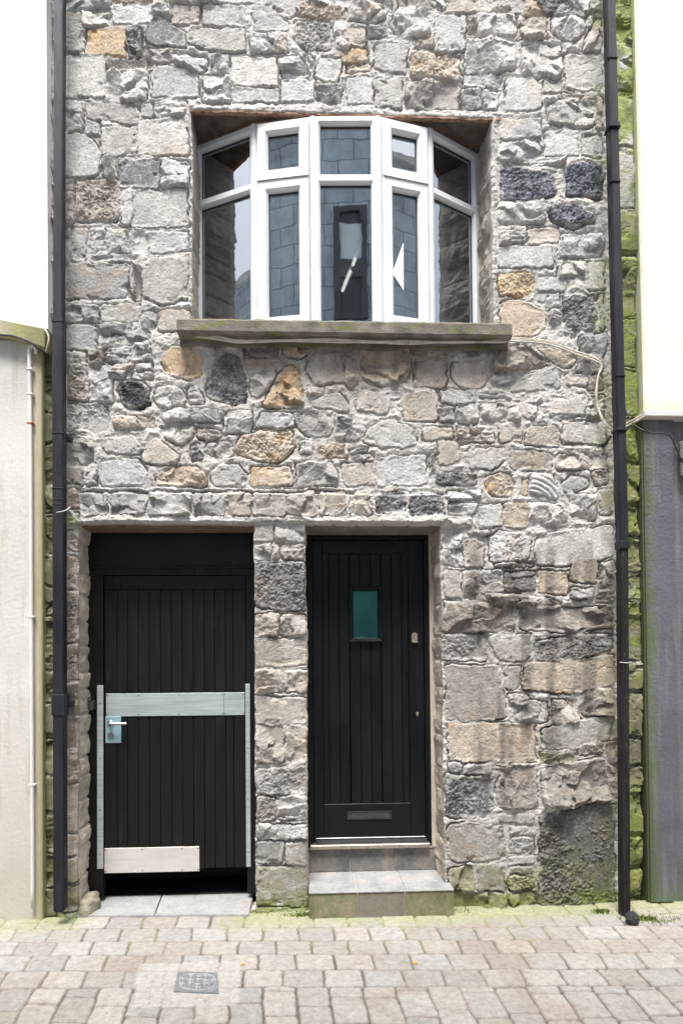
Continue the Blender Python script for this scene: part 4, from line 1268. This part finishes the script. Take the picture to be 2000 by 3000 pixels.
for py, h in ((938, .02), (1268, .008), (1430, .008), (1463, .006), (1478, .006)): collar(dp, P1, P2, 170, py, yl_, .066, .066, h, e=.003)
collar(dp, P1, P2, 165, 2066, yl_, .066, .066, .13, 'bracket', e=.006)
c = at_line(P1, P2, Z(165, 2066, yl_)); m = MB(); m.box((c.x - .05, yl_ + .06, c.z - .02), (c.x + .05, .0, c.z + .02), .003); m.build('bracket', M['pipe'], dp)
c = at_line(P1, P2, Z(165, 1268, yl_)); m = MB(); m.box((c.x - .045, yl_ + .06, c.z - .015), (c.x + .045, -.005, c.z + .015), .003); m.build('bracket', M['pipe'], dp)
# right (ends nearer the camera, where the lane is wider)
yr_ = PZ(1835, 2733, 0).y
print('right pipe y', yr_)
yr_ = max(yr_, -.22)
Q0 = PY(1784, -260, yr_); Q1 = PY(1829, 1600, yr_); Q2 = PY(1836, 2733, yr_)
dq = empty('downpipe', (Q2.x, yr_, 0)); tag(dq, 'square black downpipe beside the mossy strip at the right edge of the wall', 'downpipe', 'black downpipes on the stone house')
m = MB(); square_pipe(m, Q0, Q1, .060, .062, .006); m.build('upper_pipe', M['pipe'], dq)
m = MB(); square_pipe(m, Q1 + Vector((0, .003, -.002)), Q2 + Vector((0, .003, 0)), .056, .060, .006); m.build('lower_pipe', M['pipe_old'], dq)
for py, h in ((168, .006), (530, .006), (1100, .008)): collar(dq, Q0, Q1, 1800, py, yr_, .060, .062, h, e=.0025)
collar(dq, Q0, Q1, 1800, 363, yr_, .060, .062, .028, e=.005); collar(dq, Q0, Q1, 1800, 370, yr_, .060, .062, .010, e=.009)
collar(dq, Q0, Q1, 1829, 1595, yr_, .060, .062, .05, e=.004)
collar(dq, Q0, Q1, 1811, 1257, yr_, .060, .062, .020, 'bracket', e=.007)
z = Z(1811, 1266, yr_); c = at_line(Q0, Q1, z); m = MB()
m.tube([(c.x - .05, yr_ + .05, z - .01), (X(1775, 1266, -.04), -.01, z - .012)], .009, 10); m.tube([(X(1772, 1266, -.04), -.055, z - .012), (X(1772, 1266, -.04), 0, z - .012)], .012, 10); m.build('bracket', M['pipe'], dq)
z = Z(1820, 1942, yr_); c = at_line(Q1, Q2, z); m = MB(); m.tube([(c.x - .038, yr_ - .003, z + .003), (c.x, yr_ - .004, z), (c.x + .038, yr_ - .003, z - .001)], .0022, 6); m.build('tie_wire', M['wire'], dq)

# ------------------------------------------------------------------ cables
def cable(name, pts, r, mat, label, cat='cable', group=None, parent=None, n=8):
    m = MB(); m.tube(spline(pts, n), r, 7); o = m.build(name, mat, parent, True)
    if parent is None: tag(o, label, cat, group)
    return o
cb = empty('cable_run', tuple(PY(1000, 1000, -.03))); tag(cb, 'bundle of off-white cables slung under the window sill and down to the right downpipe', 'cable')
yc = -.050
for k, (dy, r) in enumerate(((0, .0055), (9, .0055), (4, .0045))):
    yb2 = -.11 + .012 * k
    base = [(512, 977, yc - .02), (640, 986 + dy, yc - .045), (700, 997 + dy * .7, yc - .05), (830, 996 + dy * .3, yc - .05), (960, 993 + dy, yc - .05), (1100, 1000 + dy * .4, yc - .055), (1200, 998 + dy, yc - .05), (1330, 1004 - dy * .4, yc - .05), (1450, 998 + dy * .5, yc - .045), (1500, 990 + dy, yc - .03), (1600, 999 + dy, yc), (1680, 1027 + dy, yc), (1757 - k, 1058 + dy, yc), (1752 - dy * .5, 1100, yc), (1747 - dy * .7, 1150, yc), (1751 - dy * .7, 1190, yc), (1772 - dy * .6, 1238 + dy * .5, yc - .01), (1800, 1262, -.05)]
    if k == 2: base = base[:12]
    cable('cable', [PY(a + (4 if k else 0), b, y_) for a, b, y_ in base], r, M['cable'], None, parent=cb)
for dy in (0, 8): cable('cable', [PY(a, b, y_) for a, b, y_ in ((1815, 1252 + dy, -.06), (1850, 1232 + dy, -.09), (1888, 1211 + dy, -.13))], .0048, M['cable'], None, parent=cb)
cable('black_cable', [PY(a, b, y_) for a, b, y_ in ((1818, 1150, -.02), (1828, 1190, -.03), (1848, 1235, -.07), (1878, 1258, -.15), (1905, 1267, -.16), (1945, 1270, -.16), (1965, 1282, -.15), (1983, 1320, -.15), (2003, 1365, -.14), (2030, 1420, -.14))], .0045, M['cableb'], 'thin black cable looping from the mossy strip across the grey painted wall', group=None)
cable('white_cable', [PY(a, b, -.10) for a, b in ((1797, -150), (1798, 20), (1790, 40), (1798, 120), (1801, 260), (1800, 345))], .0028, M['wire'], 'thin white cable hanging beside the top of the right downpipe')
cable('grey_cable', [PY(a, b, y_) for a, b, y_ in ((-60, 972, -.17), (0, 980, -.17), (40, 984, -.17), (85, 1000, -.17), (105, 1014, -.16), (128, 1030, -.13), (141, 1043, -.10))], .006, M['cableb'], 'dark cable running along the sloping coping of the left wall')
cable('loop_cable', [PY(a, b, y_) for a, b, y_ in ((127, 958, -.13), (137, 972, -.15), (143, 990, -.15), (140, 1010, -.14), (135, 1030, -.10))], .0055, M['cable'], 'short white cable loop curling over the end of the left coping')
w = empty('loose_wires', tuple(PY(200, 1480, -.05))); tag(w, 'frayed loose white wires beside the left downpipe near the door head', 'wire')
for pts in (((165, 1501, -.17), (190, 1496, -.17), (206, 1485, -.12)), ((192, 1478, -.08), (215, 1505, -.07), (250, 1530, -.04)), ((196, 1485, -.08), (225, 1522, -.06), (240, 1526, -.04)), ((190, 1490, -.08), (214, 1500, -.07), (232, 1530, -.05)), ((190, 1400, -.07), (202, 1408, -.06))):
    cable('wire', [PY(*p) for p in pts], .0022, M['wire'], None, parent=w)
cable('wire', [PY(*p) for p in ((190, 1088, -.06), (196, 1110, -.06), (194, 1150, -.07))], .002, M['wire'], None, parent=w)
cable('wire', [PY(*p) for p in ((190, 1158, -.06), (196, 1180, -.06), (191, 1240, -.07), (189, 1340, -.08))], .002, M['wire'], None, parent=w)
# drain debris at the foot of the right pipe
c0 = PZ(1868, 2722, 0); bmq = bmesh.new(); bmesh.ops.create_icosphere(bmq, subdivisions=4, radius=1)
for v in bmq.verts:
    k_ = 1 + .14 * math.sin(v.co.x * 9) * math.sin(v.co.y * 7 + v.co.z * 8) + .06 * math.sin(v.co.z * 23 + v.co.x * 17)
    v.co = Vector((v.co.x * .036, v.co.y * .04, v.co.z * .045)) * k_ + Vector((c0.x + .0, c0.y + .07, .03))
me = bpy.data.meshes.new('bag'); bmq.to_mesh(me); bmq.free()
for p in me.polygons: p.use_smooth = True
o = mesh_obj('plastic_bag', me, M['plastic']); tag(o, 'crumpled shiny black plastic bag at the foot of the right downpipe', 'bag')

# ------------------------------------------------------------------ neighbouring buildings
def sepmask(nt, axis, a, b_, amp, nf=None):
    tc = nt.nodes.new('ShaderNodeTexCoord'); sx = nt.nodes.new('ShaderNodeSeparateXYZ'); nt.links.new(tc.outputs['Object'], sx.inputs[0])
    ad = N(nt, 'ShaderNodeMath', operation='MULTIPLY_ADD'); ad.inputs[1].default_value = amp
    nt.links.new(nf, ad.inputs[0]); nt.links.new(sx.outputs[axis], ad.inputs[2])
    mr = N(nt, 'ShaderNodeMapRange'); mr.inputs['From Min'].default_value = a; mr.inputs['From Max'].default_value = b_
    nt.links.new(ad.outputs[0], mr.inputs['Value']); return mr.outputs['Result']
def render_mat(name, c1, c2, rough, bs, masks, bscale=40, streak=None):
    m, nt, b = newmat(name); v = coords(nt); vs_ = coords(nt, (6, 6, .6))
    c = ramp(nt, noise(nt, v, 2.5, 6), [(.3, c1), (.7, c2)])
    if streak: c = mix(nt, ramp(nt, noise(nt, vs_, 2.2, 4), [(streak[0], (0, 0, 0)), (streak[1], (1, 1, 1))]), c, streak[2])
    for ax, a, b_, amp, col_, ns_ in masks: c = mix(nt, sepmask(nt, ax, a, b_, amp, noise(nt, v, ns_, 5, .7)), c, col_)
    nt.links.new(c, b.inputs['Base Color']); b.inputs['Roughness'].default_value = rough
    n1 = bump(nt, noise(nt, v, bscale, 4), bs, .006, b); bump(nt, noise(nt, v, bscale * 5, 3), bs * .7, .002, b, n1); return m
# left: tall white render above, cream wall with sloping coping below
nl = empty('white_rendered_house', (-3, 0, 0)); tag(nl, 'white rendered house with a cream lower wall at the left edge of the photo', 'house')
yU = -.085; zU = Z(60, 962, yU); xe0, xe1 = X(129, 0, yU), X(141, 900, yU)
m = MB(); m.hexa([(-7, yU, zU), (xe1, yU, zU), (xe1, 6, zU), (-7, 6, zU), (-7, yU, 8.0), (xe0, yU, 8.0), (xe0, 6, 8.0), (-7, 6, 8.0)])
m.build('upper_wall', render_mat('white_render', (.74, .745, .74), (.80, .80, .795), .8, .2, []), nl)
yW = PZ(60, 2672, 0).y; print('left low wall y', yW); yW = -.03
xw0, xw1 = X(124, 1030, yW), X(126, 2660, yW); zc = Z(60, 985, yW) + .05
lm = render_mat('cream_render', (.50, .485, .45), (.60, .585, .55), .85, .6, [(2, 1.8, -.6, .9, (.43, .38, .29), 3)], streak=(.54, .72, (.42, .38, .30)))
m = MB(); m.hexa([(-7, yW, -.1), (X(97, 2660, yW), yW, -.1), (X(97, 2660, yW), .5, -.1), (-7, .5, -.1), (-7, yW, zc), (X(94, 1030, yW), yW, zc - .08), (X(94, 1030, yW), .5, zc - .08), (-7, .5, zc)])
m.build('lower_wall', lm, nl)
m = MB(); m.hexa([(X(97, 2660, yW) + .001, yW - .004, -.1), (xw1, yW - .004, -.1), (xw1, .5, -.1), (X(97, 2660, yW) + .001, .5, -.1), (X(94, 1030, yW) + .001, yW - .004, zc - .08), (xw0, yW - .004, zc - .12), (xw0, .5, zc - .12), (X(94, 1030, yW) + .001, .5, zc - .08)], .004)
m.build('corner_margin', render_mat('stained_margin', (.42, .375, .27), (.50, .455, .35), .85, .4, [(0, xw0 - .022, xw0 + .012, .02, (.32, .30, .17), 9)], streak=(.5, .65, (.36, .33, .18))), nl)
yC = yW - .075; pc = [PY(0, 936, yC), PY(131, 962, yC), PY(131, 1019, yC), PY(70, 993, yC), PY(0, 974, yC)]
ex = Vector((-4.5, 0, .35)); pts = [pc[0] + ex] + pc + [pc[-1] + ex]
m = MB(); m.prism([tuple(p) for p in pts], (0, .3, 0), .004); m.build('coping', render_mat('mossy_coping', (.36, .33, .24), (.48, .44, .34), .9, .8, [(0, -1.9, -1.62, .3, (.22, .21, .10), 12)], streak=(.45, .62, (.40, .42, .12))), nl)
cd = empty('conduit_pipe', tuple(PY(95, 2660, yW - .03))); tag(cd, 'slim white painted conduit pipe clipped to the cream left wall', 'pipe')
yq = yW - .025
m = MB(); m.tube(spline([PY(a, b_, yq) for a, b_ in ((107, 1035), (104, 1022), (97, 1015), (89, 1018), (86, 1032), (86.5, 1100), (89, 1250), (92, 1800), (94, 2200), (96, 2662))], 6), .0115, 10); m.build('pipe', M['conduit'], cd, True)
for py, mt in ((1082, 'conduit'), (1155, 'conduit'), (1240, 'clip_rust'), (1808, 'conduit'), (2300, 'conduit')):
    c = PY(88.5 + (py - 1082) * .0045, py, yq); m = MB(); m.box((c.x - .020, yq - .014, c.z - .007), (c.x + .020, yq + .028, c.z + .007), .004); o = m.build('clip', M[mt], cd)
    if mt == 'clip_rust': o['label'] = 'rusty orange clip'
# right
nr = empty('cream_rendered_house', (4, 0, 0)); tag(nr, 'cream rendered house with a grey painted ground floor at the right edge', 'house')
yR = PZ(1950, 2693, 0).y; print('right wall y', yR); yR = -.03; yT = -.02
xa, xb_, xc = X(1857, 0, yT), X(1868, 500, yT), X(1884, 1205, yT); zl_ = Z(1940, 1204, yT)
m = MB(); m.hexa([(xc, yT, zl_), (8, yT, zl_), (8, 6, zl_), (xc, 6, zl_), (xa - .012, yT, 8), (8, yT, 8), (8, 6, 8), (xa - .012, 6, 8)])
m.build('upper_wall', render_mat('cream_upper_render', (.60, .595, .545), (.68, .675, .625), .8, .3, [(0, xc + .10, xa - .02, .14, (.60, .61, .30), 5), (2, zl_ + .20, zl_ - .06, .16, (.46, .46, .18), 14), (0, xc + .035, xa - .02, .03, (.30, .31, .10), 8)], bscale=60), nr)
zg = Z(1940, 1219, yR)
x1_, x2_ = X(1879, 1260, yR), X(1902, 2690, yR)
gm_ = render_mat('blue_grey_wall_paint', (.075, .078, .093), (.125, .128, .148), .5, .9, [(0, x1_ + .21, x1_ + .09, .22, (.09, .12, .035), 5), (0, x1_ + .06, x1_ - .02, .03, (.05, .055, .035), 7), (2, .35, -.1, .4, (.10, .17, .02), 4)], bscale=48, streak=(.50, .68, (.165, .18, .165)))
m = MB(); m.hexa([(x2_, yR + .03, -.1), (8, yR + .03, -.1), (8, 6, -.1), (x2_, 6, -.1), (x1_, yR + .03, zg), (8, yR + .03, zg), (8, 6, zg), (x1_, 6, zg)]); m.build('lower_wall', gm_, nr)
m = MB(); m.hexa([(x2_, yR, .0), (X(1977, 2650, yR), yR, .0), (X(1977, 2650, yR), yR + .028, .0), (x2_, yR + .028, .0), (x1_, yR, zg), (X(1975, 1260, yR), yR, zg), (X(1975, 1260, yR), yR + .028, zg), (x1_, yR + .028, zg)], .012); m.build('corner_band', gm_, nr)
yL = yR - .06; m = MB(); m.box((X(1887, 1210, yL), yL, Z(1940, 1219, yL)), (8, yR + .1, Z(1940, 1201, yL)), .005); m.build('ledge', render_mat('pale_ledge', (.50, .50, .48), (.60, .60, .57), .7, .3, [], streak=(.55, .7, (.42, .42, .33))), nr)
for j_, (a, b_, c_, d_) in enumerate(((1984, 1297, 2030, 1350), (1986, 1358, 2030, 1400))):
    p, q_ = PY(a, b_, yR - .0), PY(c_, d_, yR - .0); m = MB(); m.box((p.x, yR - .035, q_.z), (q_.x, yR + .001, p.z), .008)
    for t in range(3): m.tube([(p.x + .03, yR - .037, p.z - .03 - .028 * t), (p.x + .03, yR - .034, p.z - .03 - .028 * t)], .006, 8)
    o = m.build('junction_box', gm_); tag(o, ('grey painted junction box on the right wall, the upper of two', 'grey painted junction box on the right wall, the lower of two')[j_], 'junction box', 'junction boxes on the grey wall')
# soil and moss tufts at the wall foot
mb_ = MB(); rr = random.Random(3)
def tuft(px, py, n, sp, s_):
    c = PZ(px, py, 0)
    for _ in range(n):
        x = c.x + rr.gauss(0, sp); y = c.y + rr.gauss(0, sp * .35); h = rr.uniform(.3, 1) * s_
        a = rr.uniform(0, 6.28); d = Vector((math.cos(a), math.sin(a), 0)) * h * .35; t = Vector((rr.uniform(-.3, .3), rr.uniform(-.5, .2), 1)) * h
        p = Vector((x, y, -.004)); v3 = [mb_.bm.verts.new(q) for q in (p - d, p + d, p + t + d * .3, p + t - d * .3)]; mb_.bm.faces.new(v3)
for px, py, n, sp, s_ in ((1760, 2672, 300, .03, .022), (1880, 2694, 400, .04, .025), (1950, 2697, 500, .10, .014), (1600, 2668, 300, .16, .008), (890, 2682, 250, .05, .02), (1350, 2668, 300, .08, .012), (760, 2672, 300, .04, .014), (210, 2672, 300, .04, .016), (60, 2676, 500, .10, .012), (900, 2620, 0, .02, .02)):
    tuft(px, py, n, sp, s_)
o = mb_.build('moss', simple('moss_green', (.10, .14, .025), (.25, .31, .06), .9, 40, bs=0)); o['kind'] = 'stuff'

# ------------------------------------------------------------------ house across the lane (seen in the window panes)
m, nt, b = newmat('slate_blocks'); tc = nt.nodes.new('ShaderNodeTexCoord'); sx = nt.nodes.new('ShaderNodeSeparateXYZ'); cx2 = nt.nodes.new('ShaderNodeCombineXYZ')
nt.links.new(tc.outputs['Object'], sx.inputs[0]); nt.links.new(sx.outputs[0], cx2.inputs[0]); nt.links.new(sx.outputs[2], cx2.inputs[1])
bt = N(nt, 'ShaderNodeTexBrick', Scale=1.0); bt.inputs['Brick Width'].default_value = .50; bt.inputs['Row Height'].default_value = .36; bt.inputs['Mortar Size'].default_value = .009
bt.inputs['Color1'].default_value = (.36, .42, .48, 1); bt.inputs['Color2'].default_value = (.50, .56, .62, 1); bt.inputs['Mortar'].default_value = (.15, .18, .21, 1)
nt.links.new(cx2.outputs[0], bt.inputs['Vector']); nt.links.new(mix(nt, 1, bt.outputs['Color'], ramp(nt, noise(nt, coords(nt, (1, 1, .5)), 3.5, 6, .7), [(.3, (.62, .64, .66)), (.7, (1.25, 1.25, 1.25))]), 'MULTIPLY'), b.inputs['Base Color']); b.inputs['Roughness'].default_value = .6
ob = empty('slate_clad_house', (0, -6.4, 0)); tag(ob, 'blue grey slate clad house mirrored in the bow window panes', 'house')
YO = -6.2; TOP = 11.0
o_ = MB(); o_.box((-10, YO - 6, -.1), (10, YO, TOP)); o_.build('wall', m, ob)
wc = (.30, 8.0)
o_ = MB(); fr3 = lambda u, n, z: (u, YO + n, z)
_n = Vector(fac[2][0](0, 1, 0)) - Vector(fac[2][0](0, 0, 0)); _q = Vector(fac[2][0](0, -.038, 0))
def mirrored(px, py):
    r = Vector(ray(px, py)); c = Vector(CAMP); h = c + r * ((_q - c).dot(_n) / r.dot(_n)); r2 = r - 2 * r.dot(_n) * _n
    h = h + r2 * ((YO - h.y) / r2.y); return h.x, h.z
(ax_, az_), (bx_, bz_) = mirrored(*ct(762, 575)), mirrored(*ct(935, 1140)); (cx_a, cz_a), (cx_b, cz_b) = mirrored(*ct(775, 655)), mirrored(*ct(905, 838))
print('mirror window', ax_, az_, bx_, bz_)
u0_, u1_ = sorted((ax_, bx_)); v0_, v1_ = sorted((az_, bz_)); p0_, p1_ = sorted((cx_a, cx_b)); r0_, r1_ = sorted((cz_a, cz_b))
o_.ring(fr3, u0_, v0_, u1_, v1_, [(0, 0), (0, .06), (.10, .06), (.10, 0)]); o_.box((u0_ + .09, YO + .002, v0_ + .09), (u1_ - .09, YO + .004, v1_ - .09)); o_.box((u0_ + .09, YO + .005, r0_ - .30), (u1_ - .09, YO + .05, r0_ - .02)); o_.box((p1_, YO + .005, r0_), (u1_ - .09, YO + .05, v1_ - .09)); wf = o_.build('window', simple('dark_window_frame', (.045, .05, .058), (.075, .08, .09), .5, 3, bs=0), ob)
o_ = MB(); o_.box((p0_, YO + .006, r0_), (p1_, YO + .012, r1_)); pn = o_.build('pane', simple('pale_pane_sheet', (.62, .66, .70), (.70, .73, .76), .5, 2, bs=0), ob)  # flat pale blue-grey sheet filling the upper pane
o_ = MB(); o_.box((-10.1, YO - 6.1, TOP), (10.1, YO + .1, TOP + .12)); o_.build('parapet', M['upvc'], ob)
o_ = MB(); o_.box((2.2, YO - .9, TOP + .12), (2.9, YO - .1, TOP + 1.4)); o_.build('chimney', simple('red_brick', (.35, .14, .08), (.42, .2, .12), .85, 20), ob)

# ------------------------------------------------------------------ light
W = bpy.data.worlds.new('World'); SC.world = W; W.use_nodes = True; nt = W.node_tree
bg = nt.nodes['Background']; sky = nt.nodes.new('ShaderNodeTexSky'); sky.sky_type = 'NISHITA'; sky.sun_disc = False
EL, AZ = rad(66), rad(10)      # azimuth measured from -Y (behind the camera) towards -X
sky.sun_elevation = EL; sky.air_density = 1.0; sky.dust_density = 5.0; sky.ozone_density = 1.0
to_sun = Vector((-math.sin(AZ) * math.cos(EL), -math.cos(AZ) * math.cos(EL), math.sin(EL)))
sky.sun_rotation = math.atan2(to_sun.x, to_sun.y)
hs = nt.nodes.new('ShaderNodeHueSaturation'); hs.inputs['Saturation'].default_value = .35
nt.links.new(sky.outputs[0], hs.inputs['Color']); nt.links.new(hs.outputs[0], bg.inputs['Color']); bg.inputs['Strength'].default_value = .13
sun = bpy.data.lights.new('sun', 'SUN'); sun.energy = 1.8; sun.angle = rad(18); sun.color = (1, .98, .95)
so_ = bpy.data.objects.new('sun', sun); COL.objects.link(so_); so_.rotation_euler = (-to_sun).to_track_quat('-Z', 'Y').to_euler()
SC.view_settings.view_transform = 'Standard'; SC.view_settings.look = 'None'; SC.view_settings.gamma = 1; SC.view_settings.use_curve_mapping = False
SC.view_settings.exposure = EXPO
SC.render.engine = 'CYCLES'
SC.cycles.max_bounces = 8; SC.cycles.diffuse_bounces = 4; SC.cycles.transparent_max_bounces = 12
